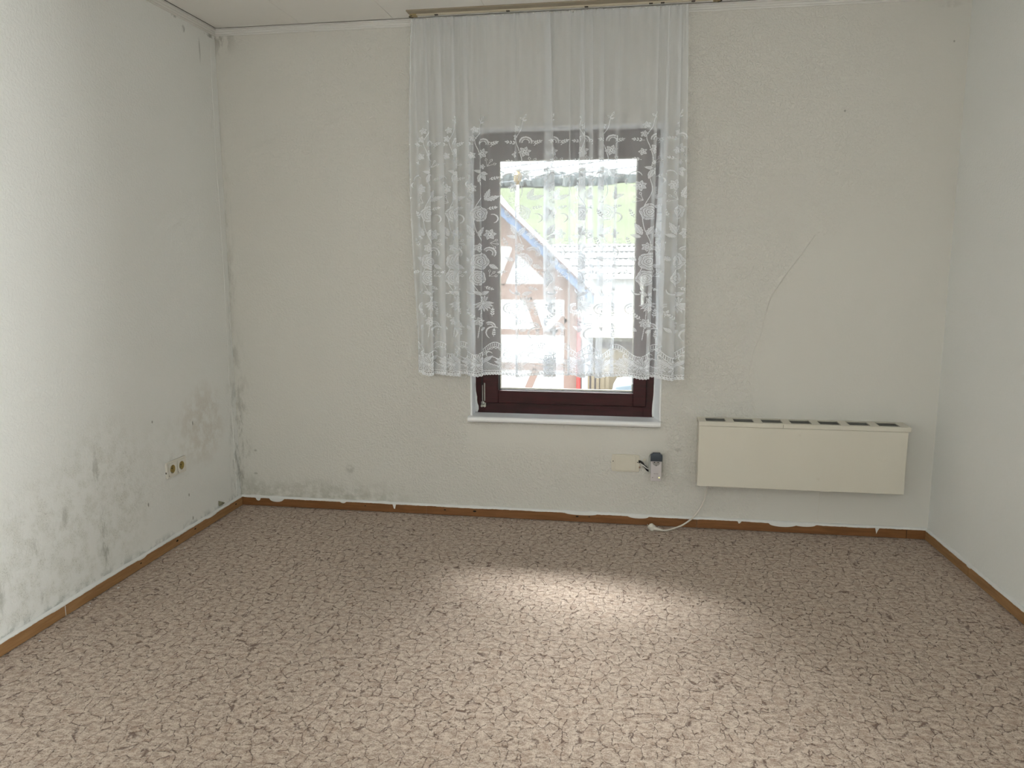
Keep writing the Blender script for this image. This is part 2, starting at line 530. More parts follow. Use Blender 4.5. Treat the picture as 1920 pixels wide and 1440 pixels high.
# outdoors
M['plaster_out'] = plain('white_infill_plaster', (0.60, 0.60, 0.59), 0.8, var=0.02)
M['beam'] = plain('brown_timber', (0.19, 0.125, 0.10), 0.75, var=0.2, scale=5)
M['slate'] = plain('sky_tinted_slate', (0.085, 0.125, 0.20), 0.6, var=0.15, scale=3)  # slate with the blue sky reflection put into its base colour
M['verge_trim'] = plain('reddish_verge_trim', (0.07, 0.04, 0.035), 0.6)
M['grass'] = None
def grass():
    m = Mat('pasture_hill', rough=1.0, spec=0.0)
    g = m.noise(0.03, 4, 0.6); h = m.noise(0.3, 3, 0.6)
    c = m.mix(m.rng(g, 0.35, 0.65), (0.030, 0.036, 0.023), (0.038, 0.044, 0.029))
    c = m.mix(m.math('MULTIPLY', h, 0.3), c, (0.026, 0.030, 0.022))
    m.color(c)
    return m.m
M['grass'] = grass()
M['trees'] = plain('grey_green_woodland', (0.095, 0.105, 0.105), 0.95, var=0.3, scale=0.4)  # distance haze is put into this greyed tone
M['corrugated'] = plain('grey_corrugated_roof', (0.024, 0.029, 0.031), 0.85, var=0.12, scale=1)
M['barn_wall'] = plain('pale_barn_wall', (0.45, 0.455, 0.45), 0.8, var=0.03, scale=1)
M['yellow_roof'] = plain('straw_coloured_roof', (0.05, 0.046, 0.032), 0.85, var=0.15, scale=2)
M['shed_dark'] = plain('weathered_shed_wood', (0.06, 0.05, 0.047), 0.85, var=0.2, scale=3)
M['gravel'] = plain('yard_gravel', (0.07, 0.068, 0.064), 0.95, var=0.15, scale=2)
M['cable'] = plain('cable_grey', (0.10, 0.11, 0.13), 0.6)
M['yellow'] = plain('yellow_cap', (0.16, 0.10, 0.02), 0.5)
M['red'] = plain('red_pipe', (0.35, 0.03, 0.025), 0.45)
M['car'] = plain('pale_blue_car_paint', (0.10, 0.13, 0.15), 0.35, var=0.02)
M['car_glass'] = plain('car_window', (0.05, 0.07, 0.08), 0.08)
M['tyre'] = plain('tyre_rubber', (0.02, 0.02, 0.02), 0.8)
M['log'] = plain('fence_wood', (0.15, 0.12, 0.08), 0.85, var=0.2, scale=6)

# ================================================================== SETTING
# --- floor and carpet
MB().box(XL - 0.2, XR + 0.5, REAR - 0.2, D + 0.3, -0.06, -0.008).build('floor', M['subfloor'])['kind'] = 'structure'
def carpet():
    a, tip = 2.7275, (0.868, 2.7040)
    poly = [(xl(REAR) + 0.001, REAR + 0.001), (xr(REAR) - 0.001, REAR + 0.001), (xr(a) - 0.001, a - 0.0016)]
    n = 14
    for k in range(1, n):                       # the cut, slightly wavy
        t = k / n
        poly.append((xr(a) + (tip[0] - xr(a)) * t, a - 0.0016 * (1 - t * 0.6) + (tip[1] - a) * t + 0.0012 * math.sin(9 * t)))
    poly.append(tip)
    for k in range(n - 1, 0, -1):
        t = k / n
        poly.append((xr(a) + (tip[0] - xr(a)) * t, a + 0.0016 * (1 - t * 0.6) + (tip[1] - a) * t + 0.0012 * math.sin(9 * t)))
    poly += [(xr(a) - 0.001, a + 0.0016), (XR - 0.001, D - 0.001), (XL + 0.001, D - 0.001)]
    mb = MB().prism(poly, 'z', -0.008, 0.0)
    o = mb.build('carpet', M['carpet'])
    tag(o, 'beige and brown mottled carpet with dark cracks in its pattern, covering the whole floor', 'carpet')
carpet()

# --- walls
def set_attr(me, vals):
    a = me.attributes.new('rough', 'FLOAT', 'POINT')
    a.data.foreach_set('value', np.asarray(vals, dtype=np.float32))

CREASE = [(0.773, 1.399), (0.714, 1.305), (0.66, 1.228), (0.595, 1.116), (0.569, 1.013), (0.556, 0.939), (0.528, 0.859), (0.518, 0.764), (0.528, 0.663), (0.551, 0.566), (0.56, 0.30)]
def back_wall():
    xs = np.unique(np.concatenate([np.linspace(XL, WX0, 86), np.linspace(WX0, WX1, 40), np.linspace(WX1, 0.45, 26), np.linspace(0.45, 0.85, 110), np.linspace(0.85, XR, 36)]).round(5))
    zs = np.unique(np.concatenate([np.linspace(0, WZ0, 40), np.linspace(WZ0, WZ1, 100), np.linspace(WZ1, H + 0.04, 38)]).round(5))
    X, Z = np.meshgrid(xs, zs)
    cz = np.array([c[1] for c in CREASE][::-1]); cx = np.array([c[0] for c in CREASE][::-1])
    xc = np.interp(Z, cz, cx, right=0.85)
    d = X - xc                                    # to the right of the crease the lining paper stands proud
    wz = np.clip((1.42 - Z) / 0.10, 0, 1) * np.clip((Z - 0.50) / 0.08, 0, 1)
    step = np.clip(d / 0.006, 0, 1)
    step = step * step * (3 - 2 * step)
    bulge = 0.0042 * step * np.exp(-np.clip(d, 0, 9) / 0.20) * wz + 0.0030 * np.exp(-(d / 0.006) ** 2) * wz
    low = 0.004 * np.exp(-((X - 1.22) / 0.16) ** 2) * np.exp(-((Z - 0.12) / 0.10) ** 2)      # soft swelling right of the heater
    und = 0.0025 * np.sin(X * 2.3 + 1) * np.sin(Z * 3.1) 
    near = np.clip(1 - np.minimum.reduce([np.abs(X - WX0), np.abs(X - WX1), np.abs(Z - WZ0), np.abs(Z - WZ1)]) / 0.05, 0, 1)
    inner = (X > WX0 - 0.05) & (X < WX1 + 0.05) & (Z > WZ0 - 0.05) & (Z < WZ1 + 0.05)
    und = und * np.where(inner, 1 - near, 1)
    edge = np.clip(np.minimum.reduce([X - XL, XR - X, Z, H - Z]) / 0.05, 0, 1)
    Y = D - bulge - low - und * edge
    nx, nz = len(xs), len(zs)
    verts = np.stack([X, Y, Z], -1).reshape(-1, 3)
    faces = []
    for j in range(nz - 1):
        zc = (zs[j] + zs[j + 1]) / 2
        for i in range(nx - 1):
            xm = (xs[i] + xs[i + 1]) / 2
            if WX0 < xm < WX1 and WZ0 < zc < WZ1: continue
            a = j * nx + i
            faces.append((a, a + 1, a + nx + 1, a + nx))
    V = [tuple(v) for v in verts]
    nv = len(V)
    # body of the wall behind the face
    for (x0, x1, z0, z1) in ((XL - 0.3, WX0 - 0.001, -0.3, H + 0.2), (WX1 + 0.001, XR + 0.3, -0.3, H + 0.2), (WX0 - 0.001, WX1 + 0.001, -0.3, WZ0 - 0.032), (WX0 - 0.001, WX1 + 0.001, WZ1 + 0.001, H + 0.2)):
        b = len(V)
        y0, y1 = D + 0.005, D + 0.30
        V += [(x0, y0, z0), (x1, y0, z0), (x1, y0, z1), (x0, y0, z1), (x0, y1, z0), (x1, y1, z0), (x1, y1, z1), (x0, y1, z1)]
        faces += [(b, b + 1, b + 2, b + 3), (b + 5, b + 4, b + 7, b + 6), (b + 4, b, b + 3, b + 7), (b + 1, b + 5, b + 6, b + 2), (b + 3, b + 2, b + 6, b + 7), (b + 4, b + 5, b + 1, b)]
    me = mesh('wall_back', V, faces)
    smooth_right = np.clip((d + 0.03) / 0.12, 0, 1) * np.clip((1.75 - Z) / 0.35, 0, 1)
    fade = np.clip((X - 0.75) / 0.5, 0, 1)
    rough = 1.0 - 0.88 * np.maximum(smooth_right, fade * 0.8)
    under = np.clip((0.50 - Z) / 0.04, 0, 1) * np.clip((X - WX0 + 0.04) / 0.03, 0, 1) * np.clip((WX1 + 0.05 - X) / 0.03, 0, 1) * np.clip((Z - 0.30) / 0.1, 0, 1)
    rough *= 1 - 0.85 * under
    dw = np.hypot(np.maximum(np.maximum(WX0 - X, X - WX1), 0), np.maximum(np.maximum(WZ0 - Z, Z - WZ1), 0))
    rough *= 0.85 + 0.65 * np.exp(-(dw / 0.45) ** 2)
    rough *= 0.55 + 0.45 * np.clip((X + 1.7) / 0.6, 0, 1)
    set_attr(me, np.concatenate([rough.reshape(-1), np.zeros(len(V) - nv)]))
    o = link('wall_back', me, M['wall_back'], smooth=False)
    for p in me.polygons: p.use_smooth = True
    o['kind'] = 'structure'
    return o
wall_back = back_wall()

SW = (-1.70, -0.50, 0.85, 2.05)     # openings of the added, unseen windows in both side walls, behind the camera
def side_wall(name, f, sgn, mat, rough):
    """sgn +1: the room is on the +x side"""
    V, F = [], []
    T_ = 0.14
    for (y0, y1, z0, z1) in ((SW[1], D + 0.005, -0.3, H + 0.2), (REAR - 0.2, SW[0], -0.3, H + 0.2), (SW[0], SW[1], -0.3, SW[2]), (SW[0], SW[1], SW[3], H + 0.2)):
        xs_ = [(f(y0), f(y0) - sgn * T_), (f(y1), f(y1) - sgn * T_)]
        b = len(V)
        V += [(xs_[0][0], y0, z0), (xs_[1][0], y1, z0), (xs_[1][0], y1, z1), (xs_[0][0], y0, z1),
             (xs_[0][1], y0, z0), (xs_[1][1], y1, z0), (xs_[1][1], y1, z1), (xs_[0][1], y0, z1)]
        F += [tuple(b + i for i in q) for q in ((0, 1, 2, 3), (4, 7, 6, 5), (0, 3, 7, 4), (1, 5, 6, 2), (3, 2, 6, 7), (0, 4, 5, 1))]
    me = mesh(name, V, F)
    bm = bmesh.new(); bm.from_mesh(me)
    bmesh.ops.recalc_face_normals(bm, faces=bm.faces[:])
    bm.to_mesh(me); bm.free()
    set_attr(me, [rough] * len(V))
    o = link(name, me, mat)
    o['kind'] = 'structure'
    return o
wall_left = side_wall('wall_left', xl, 1, M['wall_left'], 0.42)
wall_right = side_wall('wall_right', xr, -1, M['wall_plain'], 0.34)

def rear_wall():
    o = MB().box(xl(REAR), xr(REAR), REAR - 0.14, REAR, -0.1, H + 0.1).build('wall_rear', M['wall_plain'])
    o['kind'] = 'structure'
    set_attr(o.data, [0.4] * len(o.data.vertices))
rear_wall()

def side_window(name, f, sgn):  # unseen windows, added only to carry the fill lamps
    x = f(-1.1) - sgn * 0.07
    w = thing(name, (x, -1.1, SW[2]), kind='structure')
    mb = MB()
    for a in ((SW[0], SW[1], SW[2], SW[2] + 0.07), (SW[0], SW[1], SW[3] - 0.07, SW[3]), (SW[0], SW[0] + 0.07, SW[2] + 0.07, SW[3] - 0.07), (SW[1] - 0.07, SW[1], SW[2] + 0.07, SW[3] - 0.07)):
        mb.box(x - 0.03, x + 0.03, a[0], a[1], a[2], a[3])
    mb.build('window_frame', M['mahogany'], w)
    MB().box(x - 0.003, x + 0.003, SW[0] + 0.07, SW[1] - 0.07, SW[2] + 0.07, SW[3] - 0.07).build('glass_pane', M['glass'], w)
side_window('added_window_left', xl, 1)
side_window('added_window_right', xr, -1)

# --- ceiling: slab and long panels with narrow joints
ceiling = MB().box(XL - 0.3, XR + 0.6, REAR - 0.2, D + 0.3, H + 0.010, H + 0.2).build('ceiling', M['dirt'])
ceiling['kind'] = 'structure'
edges_x = [XL] + [-1.617 + 0.455 * k for k in range(7)] + [xr(REAR)]
for k in range(len(edges_x) - 1):
    a, b = edges_x[k] + 0.0008, edges_x[k + 1] - 0.0008
    def cl(x, y): return min(max(x, xl(y) + 0.0225), xr(y) - 0.0225)
    ya, yb = REAR + 0.002, D - 0.0225
    poly = [(cl(a, ya), ya), (cl(b, ya), ya), (cl(b, yb), yb), (cl(a, yb), yb)]
    if poly[2][0] - poly[3][0] < 0.01:
        poly = [(cl(a, ya), ya), (cl(b, ya), ya), (cl(a, yb), 0.5)]
    MB().prism(poly, 'z', H, H + 0.012).build('ceiling_panel', M['ceiling'], ceiling)

# --- cornices (fluted)
PROF = [(0.0, 0.0), (0.0, -0.030), (0.006, -0.030), (0.009, -0.026), (0.007, -0.022), (0.011, -0.019), (0.013, -0.016), (0.011, -0.013), (0.015, -0.010), (0.020, -0.007), (0.018, -0.004), (0.019, 0.0)]
def cornice(name, A, B, nrm):
    """A, B: end points on the wall line, NRM: unit vector into the room"""
    rows = []
    for P in (A, B):
        rows.append([(P[0] + nrm[0] * p[0], P[1] + nrm[1] * p[0], H - 0.002 + p[1]) for p in PROF])
    V = rows[0] + rows[1]
    n = len(PROF)
    F = [(k, (k + 1) % n, n + (k + 1) % n, n + k) for k in range(n)]
    o = link(name, mesh(name, V, F), M['cornice'])
    o['kind'] = 'structure'
cornice('trim_1', (XL, D), (XR, D), (0, -1))
cornice('trim_2', (xl(REAR), REAR), (XL, D), (1, 0))
cornice('trim_3', (xr(REAR), REAR), (XR, D), (-1, 0))

# --- skirting boards: lengths of board, and the ragged white paint over their top edge
TH = 0.013
def to_wall(side, s, dpt, z):
    if side == 'back': return (s, D - dpt, z)
    if side == 'left': return (xl(s) + dpt, s, z)
    if side == 'right': return (xr(s) - dpt, s, z)
    return (s, REAR + dpt, z)
def board(side, s0, s1, mat, parent, h=HB):
    prof = [(0.004, 0.0035), (TH, 0.0035), (TH, h - 0.004), (TH - 0.003, h), (0, h)]
    V = [to_wall(side, s0, *p) for p in prof] + [to_wall(side, s1, *p) for p in prof]
    n = len(prof)
    F = [(k, (k + 1) % n, n + (k + 1) % n, n + k) for k in range(n)] + [tuple(range(n))[::-1], tuple(range(n, 2 * n))]
    me = mesh('board', V, F)
    bm = bmesh.new(); bm.from_mesh(me); bmesh.ops.recalc_face_normals(bm, faces=bm.faces[:]); bm.to_mesh(me); bm.free()
    return link('board', me, mat, parent)
def paint_edge(side, s0, s1, parent, extra, seed):
    R = random.Random(seed)
    n = int(abs(s1 - s0) / 0.006)
    ph = [R.uniform(0, 6.28) for _ in range(6)]
    rows = []
    for i in range(n + 1):
        s = s0 + (s1 - s0) * i / n
        w = 0.5 + 0.28 * math.sin(s * 7 + ph[0]) + 0.22 * math.sin(s * 17 + ph[1]) + 0.18 * math.sin(s * 41 + ph[2]) + 0.12 * math.sin(s * 97 + ph[3])
        droop = 0.0003 + 0.0028 * max(0.0, w - 0.15) + 0.0012 * R.random()
        for (c, hw, dz) in extra:
            t = abs(s - c) / hw
            if t < 1: droop = max(droop, dz * (1 - t * t) ** 0.4)
        up = 0.0030 + 0.0015 * math.sin(s * 11 + ph[4]) + 0.0015 * math.sin(s * 53 + ph[5])
        rows.append([to_wall(side, s, 0.0002, HB + up), to_wall(side, s, 0.0016, HB + up - 0.001), to_wall(side, s, 0.003, HB + 0.004), to_wall(side, s, TH - 0.002, HB + 0.0016),
                     to_wall(side, s, TH + 0.0013, HB - 0.0035), to_wall(side, s, TH + 0.0011, HB - 0.004 - droop), to_wall(side, s, TH - 0.0005, HB - 0.0046 - droop)])
    MB().quadstrip(rows).build('paint_edge', M['white_paint'], parent, smooth=True)
bb = thing('baseboard_back', ((XL + XR) / 2, D, 0), kind='structure')
for a, b in ((XL + 0.001, -1.052), (-1.0505, 0.30), (0.3015, 1.2535), (1.2555, XR - 0.001)):
    board('back', a, b, M['board_x'], bb)
paint_edge('back', XL + 0.004, XR - 0.004, bb, [(-1.972, 0.014, 0.018), (-1.870, 0.040, 0.020), (-1.222, 0.006, 0.028), (-1.50, 0.015, 0.009), (0.70, 0.065, 0.018), (0.80, 0.05, 0.012), (1.123, 0.005, 0.030), (0.50, 0.004, 0.016), (0.02, 0.05, 0.012), (-0.26, 0.08, 0.010)], 3)
bl = thing('baseboard_left', (XL, 1.0, 0), kind='structure')
for a, b in ((REAR + 0.001, 2.398), (2.402, D - TH - 0.001)):
    board('left', a, b, M['board_y'], bl)
board('left', 2.3985, 2.4015, M['white_paint'], bl, HB - 0.002)
paint_edge('left', REAR + 0.004, D - 0.016, bl, [(3.42, 0.05, 0.008), (2.86, 0.03, 0.007)], 5)
br = thing('baseboard_right', (XR, 1.0, 0), kind='structure')
for a, b in ((REAR + 0.001, 3.30), (3.302, D - TH - 0.001)):
    board('right', a, b, M['board_y'], br)
paint_edge('right', REAR + 0.004, D - 0.016, br, [(3.30, 0.02, 0.006)], 8)
brr = thing('baseboard_rear', (0, REAR, 0), kind='structure')
board('rear', xl(REAR) + 0.002, xr(REAR) - 0.002, M['board_x'], brr)

# knots and nail holes of the boards
def knot(side, s, z, r, parent):
    V = [to_wall(side, s + r * 1.5 * math.cos(a), TH + 0.0004, z + r * 0.75 * math.sin(a)) for a in [2 * PI * k / 10 for k in range(10)]]
    V += [to_wall(side, s, TH + 0.0007, z)]
    link('knot', mesh('knot', V, [(k, (k + 1) % 10, 10) for k in range(10)]), M['cavity'], parent)
for s, z, r in ((-0.955, 0.030, 0.004), (-0.80, 0.030, 0.006), (-0.28, 0.030, 0.005), (-0.22, 0.031, 0.003), (-1.38, 0.030, 0.003)): knot('back', s, z, r, bb)
for s, z, r in ((3.27, 0.030, 0.005), (3.12, 0.026, 0.006), (3.66, 0.028, 0.005), (2.85, 0.026, 0.004)): knot('left', s, z, r, bl)

# wallpaper seams and the loose strip beside the left corner
def slab_on_wall(name, side, s0, s1, z0, z1, t, mat, parent, wav=0.0):
    n = max(2, int((z1 - z0) / 0.05))
    rows = []
    for k in range(n + 1):
        z = z0 + (z1 - z0) * k / n
        o = wav * (math.sin(z * 6.0) + 0.5 * math.sin(z * 17))
        rows.append([to_wall(side, s0 + o, 0.0, z), to_wall(side, s0 + o + 0.0006, t, z), to_wall(side, s1 - 0.0006, t, z), to_wall(side, s1, 0.0, z)])
    o = MB().quadstrip(rows).build(name, mat, parent)
    set_attr(o.data, [0.25] * len(o.data.vertices))
    return o
slab_on_wall('wallpaper_strip', 'left', 3.694, D - 0.001, 0.05, 2.366, 0.0016, M['wall_left'], wall_left, 0.004)
for s, z0, z1 in ((0.361, 0.062, 0.232), (0.861, 0.062, 0.225)):
    slab_on_wall('wallpaper_seam', 'back', s - 0.0012, s + 0.0004, z0, z1, 0.0012, M['cover_plate'], wall_back, 0.0005)
for s, z0, z1 in ((-0.79, 0.34, 0.49), (-0.239, 0.31, 0.49)):
    slab_on_wall('wallpaper_seam', 'back', s - 0.001, s + 0.001, z0, z1, 0.0006, M['wall_back'], wall_back, 0.0004)
slab_on_wall('wallpaper_seam', 'back', 0.193, 0.1945, 1.0, 2.36, 0.0012, M['wall_back'], wall_back, 0.0008)
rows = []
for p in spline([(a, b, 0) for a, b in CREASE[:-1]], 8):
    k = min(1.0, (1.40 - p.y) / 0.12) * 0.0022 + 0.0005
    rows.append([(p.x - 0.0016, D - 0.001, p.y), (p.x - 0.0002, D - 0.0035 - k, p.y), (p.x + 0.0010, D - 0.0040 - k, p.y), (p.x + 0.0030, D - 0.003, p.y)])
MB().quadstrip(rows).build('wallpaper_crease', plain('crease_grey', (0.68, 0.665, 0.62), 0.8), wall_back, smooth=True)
# small torn flap of paper low on the left wall
V = [to_wall('left', 3.512, 0.001, 0.092), to_wall('left', 3.545, 0.004, 0.060), to_wall('left', 3.575, 0.001, 0.062), to_wall('left', 3.535, 0.010, 0.078), to_wall('left', 3.506, 0.006, 0.066)]
link('torn_wallpaper_flap', mesh('flap', V, [(0, 3, 4), (0, 2, 3), (1, 3, 2), (1, 4, 3)]), plain('torn_paper', (0.26, 0.25, 0.17), 0.9), wall_left)

# ================================================================== WINDOW
win = thing('window_1', ((WX0 + WX1) / 2, D + 0.10, WZ0), kind='structure')
FY = 3.838            # face of the fixed frame
RX = 0.084            # where the slanting right reveal meets the frame
def reveal():
    R = random.Random(4)
    # left, top, right linings, the right one slanting
    mb = MB()
    def sheet(A, B, n, bul=0.0):
        """A->B along the reveal length; lists of (wall edge point, frame point)"""
        rows = []
        for k in range(n + 1):
            t = k / n
            p0 = Vector(A[0]).lerp(Vector(B[0]), t); p1 = Vector(A[1]).lerp(Vector(B[1]), t)
            rows.append([tuple(p0.lerp(p1, q)) for q in (0, 0.3, 0.6, 1.0)])
        mb.quadstrip(rows)
    sheet(((WX0, D, WZ0 - 0.01), (WX0, D + 0.25, WZ0 - 0.01)), ((WX0, D, WZ1), (WX0, D + 0.25, WZ1)), 20)
    sheet(((WX1, D, WZ0 - 0.01), (RX, FY, WZ0 - 0.01)), ((WX1, D, WZ1), (RX, FY, WZ1)), 20)
    sheet(((RX, FY, WZ0 - 0.01), (RX, D + 0.25, WZ0 - 0.01)), ((RX, FY, WZ1), (RX, D + 0.25, WZ1)), 20)
    sheet(((WX0, D, WZ1), (WX0, D + 0.25, WZ1)), ((WX1, D, WZ1), (WX1, D + 0.25, WZ1)), 20)
    sheet(((WX0, D + 0.05, WZ0 - 0.03), (WX0, D + 0.27, WZ0 - 0.05)), ((WX1, D + 0.05, WZ0 - 0.03), (WX1, D + 0.27, WZ0 - 0.05)), 4)
    mb.build('reveal', M['reveal'], win)
    # rounded plaster bead along the three edges
    mb = MB()
    pts = [(WX0, D, WZ0)] + [(WX0 + R.uniform(-0.001, 0.001), D, WZ0 + (WZ1 - WZ0) * k / 30) for k in range(1, 30)] + [(WX0, D, WZ1)]
    mb.tube(pts, 0.005, 8)
    pts = [(WX0 + (WX1 - WX0) * k / 24, D, WZ1 + R.uniform(-0.001, 0.001)) for k in range(25)]
    mb.tube(pts, 0.005, 8)
    pts = [(WX1 + R.uniform(-0.001, 0.001), D, WZ0 + (WZ1 - WZ0) * k / 30) for k in range(31)]
    mb.tube(pts, 0.005, 8)
    mb.build('plaster_bead', M['reveal'], win, smooth=True)
reveal()
# fixed frame, sash, glazing
F0 = (WX0 - 0.004, RX + 0.004, WZ0 - 0.006, WZ1 + 0.004)
SA = (-0.772, 0.044, 0.574, 1.862)
GL = (-0.684, -0.027, 0.648, 1.762)
def ring(mb, o, i, y0, y1, bevel):
    mb.box(o[0], i[0], y0, y1, o[2], o[3], bevel)
    mb.box(i[1], o[1], y0, y1, o[2], o[3], bevel)
    mb.box(i[0] - 0.001, i[1] + 0.001, y0, y1, o[2], i[2], bevel)
    mb.box(i[0] - 0.001, i[1] + 0.001, y0, y1, i[3], o[3], bevel)
mb = MB(); ring(mb, F0, (SA[0] + 0.012, SA[1] - 0.012, SA[2] + 0.012, SA[3] - 0.012), FY, FY + 0.062, 0.002); mb.build('outer_frame', M['mahogany'], win)
mb = MB(); ring(mb, (SA[0] - 0.009, SA[1] + 0.002, SA[2] - 0.002, SA[3] + 0.002), (SA[0] + 0.01, SA[1] - 0.01, SA[2] + 0.01, SA[3] - 0.01), FY - 0.003, FY, 0.0); mb.build('frame_seal', M['dark_seal'], win)
sash = thing('sash', ((SA[0] + SA[1]) / 2, FY, SA[2])); sash.parent = win
sash.matrix_parent_inverse = Matrix.Translation(win.location).inverted()
mb = MB(); ring(mb, SA, (GL[0] - 0.008, GL[1] + 0.008, GL[2] - 0.008, GL[3] + 0.008), FY - 0.014, FY + 0.05, 0.004); mb.build('sash_frame', M['mahogany'], sash)
mb = MB(); ring(mb, (GL[0] - 0.010, GL[1] + 0.010, GL[2] - 0.010, GL[3] + 0.010), (GL[0] - 0.0045, GL[1] + 0.0045, GL[2] - 0.0045, GL[3] + 0.0045), FY + 0.004, FY + 0.045, 0.0015); mb.build('glazing_rebate', M['dark_seal'], sash)
mb = MB(); ring(mb, (GL[0] - 0.004, GL[1] + 0.004, GL[2] - 0.004, GL[3] + 0.004), (GL[0] + 0.0015, GL[1] - 0.0015, GL[2] + 0.0015, GL[3] - 0.0015), FY + 0.020, FY + 0.030, 0.001); mb.build('glazing_seal', M['bead'], sash)
MB().box(GL[0] - 0.003, GL[1] + 0.003, FY + 0.031, FY + 0.037, GL[2] - 0.003, GL[3] + 0.003).build('glass_pane', M['glass'], sash)
# hinge at the lower left
mb = MB()
mb.box(-0.7755, -0.7625, FY - 0.012, FY - 0.003, 0.578, 0.664, 0.002)
mb.cyl((-0.762, FY - 0.014, 0.585), (-0.762, FY - 0.014, 0.676), 0.0035, n=10)
mb.box(-0.782, -0.756, FY - 0.010, FY - 0.001, 0.552, 0.580, 0.005)
for x in (-0.777, -0.762): mb.cyl((x, FY - 0.0145, 0.557), (x, FY - 0.009, 0.557), 0.006, n=12)
mb.cyl((-0.769, FY - 0.016, 0.566), (-0.769, FY - 0.008, 0.578), 0.007, n=12)
mb.build('hinge', M['metal'], win)
# window handle on the right stile
mb = MB()
mb.box(0.002, 0.030, FY - 0.024, FY - 0.014, 1.145, 1.215, 0.004)
mb.cyl((0.016, FY - 0.020, 1.180), (0.016, FY - 0.052, 1.180), 0.008, n=14)
mb.box(0.007, 0.025, FY - 0.060, FY - 0.046, 1.075, 1.190, 0.006)
mb.build('window_handle', M['silver'], win)
# sill with rounded nose
poly = [(FY + 0.002, 0.5215), (FY + 0.002, 0.497), (3.712, 0.497)]
for k in range(9):
    a = -PI / 2 - PI * k / 8
    poly.append((3.716 + 0.0135 * math.cos(a), 0.5105 + 0.0135 * math.sin(a)))
poly.append((3.74, 0.5232))
mb = MB().prism(poly, 'x', WX0 - 0.012, WX1 + 0.004)
o = mb.build('window_sill', M['sill'], win, smooth=True)
# uneven white paint smeared on the frame's side edges
def smear(name, xs0, sgn, zs0, zs1, w0, seed, ramp):
    R = random.Random(seed)
    rows = []
    n = 90
    v = w0
    for k in range(n + 1):
        z = zs0 + (zs1 - zs0) * k / n
        v = 0.7 * v + 0.3 * (w0 * (0.6 + 0.9 * R.random()))
        w = v + ramp(z)
        rows.append([(xs0 - sgn * 0.003, FY - 0.0008, z), (xs0 + sgn * w * 0.7, FY - 0.0022, z), (xs0 + sgn * w, FY - 0.0003, z)])
    MB().quadstrip(rows).build(name, M['white_paint'], win)
smear('paint_smear', WX0, 1, WZ0 + 0.002, WZ1, 0.0035, 1, lambda z: 0.014 * math.exp(-((z - 0.545) / 0.03) ** 2) + 0.006 * math.exp(-((z - 0.60) / 0.02) ** 2))
smear('paint_smear', RX, -1, WZ0 + 0.002, WZ1, 0.0040, 2, lambda z: 0.006 * math.exp(-((z - 0.56) / 0.05) ** 2) + 0.010 * max(0, min(1, (1.75 - z) / 0.3)) * max(0, min(1, (z - 1.15) / 0.2)))
R_ = random.Random(9)
rows = []
for k in range(91):
    x = WX0 + (RX - WX0) * k / 90
    w = 0.004 + 0.005 * R_.random() + (0.02 if k > 84 or k < 6 else 0) * R_.random() + (0.012 if 54 < k < 58 else 0)
    rows.append([(x, FY - 0.0008, WZ1 + 0.002), (x, FY - 0.0022, WZ1 - w * 0.7), (x, FY - 0.0003, WZ1 - w)])
MB().quadstrip(rows).build('paint_smear', M['white_paint'], win)

# ================================================================== CURTAIN RAIL
rail = thing('curtain_rail', (-0.385, 3.65, H), label='long cream and brown curtain rail fixed to the ceiling above the window', cat='curtain rail')
RA0, RA1 = -1.066, 0.318
mb = MB().prism([(3.606, H), (3.606, H - 0.006), (3.648, H - 0.0065), (3.648, H)], 'x', RA0, RA1)
mb.build('mounting_board', M['rail_brown'], rail)
mb = MB()
mb.box(RA0 + 0.03, RA1 - 0.03, 3.649, 3.652, H - 0.011, H - 0.001, 0.0008)
mb.box(RA0 + 0.03, RA1 - 0.03, 3.652, 3.660, H - 0.009, H - 0.001)
mb.box(RA0 + 0.03, RA1 - 0.03, 3.663, 3.672, H - 0.010, H - 0.001, 0.0008)
mb.build('track', M['rail_cream'], rail)
for s, xe in ((1, RA0 + 0.022), (-1, RA1 - 0.022)):
    mb = MB()
    poly = [(xe + s * 0.014, 3.644), (xe - s * 0.004, 3.644)] + [(xe - s * (0.006 + 0.016 * math.sin(PI * k / 8)), 3.648 + 0.028 * k / 8) for k in range(9)] + [(xe + s * 0.012, 3.677)]
    mb.prism(poly, 'z', H - 0.014, H - 0.002, 0.002)
    cap = mb.build('end_cap', M['rail_tan'], rail)
    mb = MB()
    mb.tube([(p[0] - s * 0.0015, p[1] - 0.001, H - 0.0145) for p in poly[1:-1]], 0.0017, 6)
    mb.build('cap_rim', M['dirt'], cap)
for x in (-0.94, -0.61, -0.26, 0.02, 0.07, 0.20):
    mb = MB().box(x - 0.008, x + 0.008, 3.655, 3.668, H - 0.0125, H - 0.009, 0.001)
    mb.build('track_slider', M['dirt'], rail)

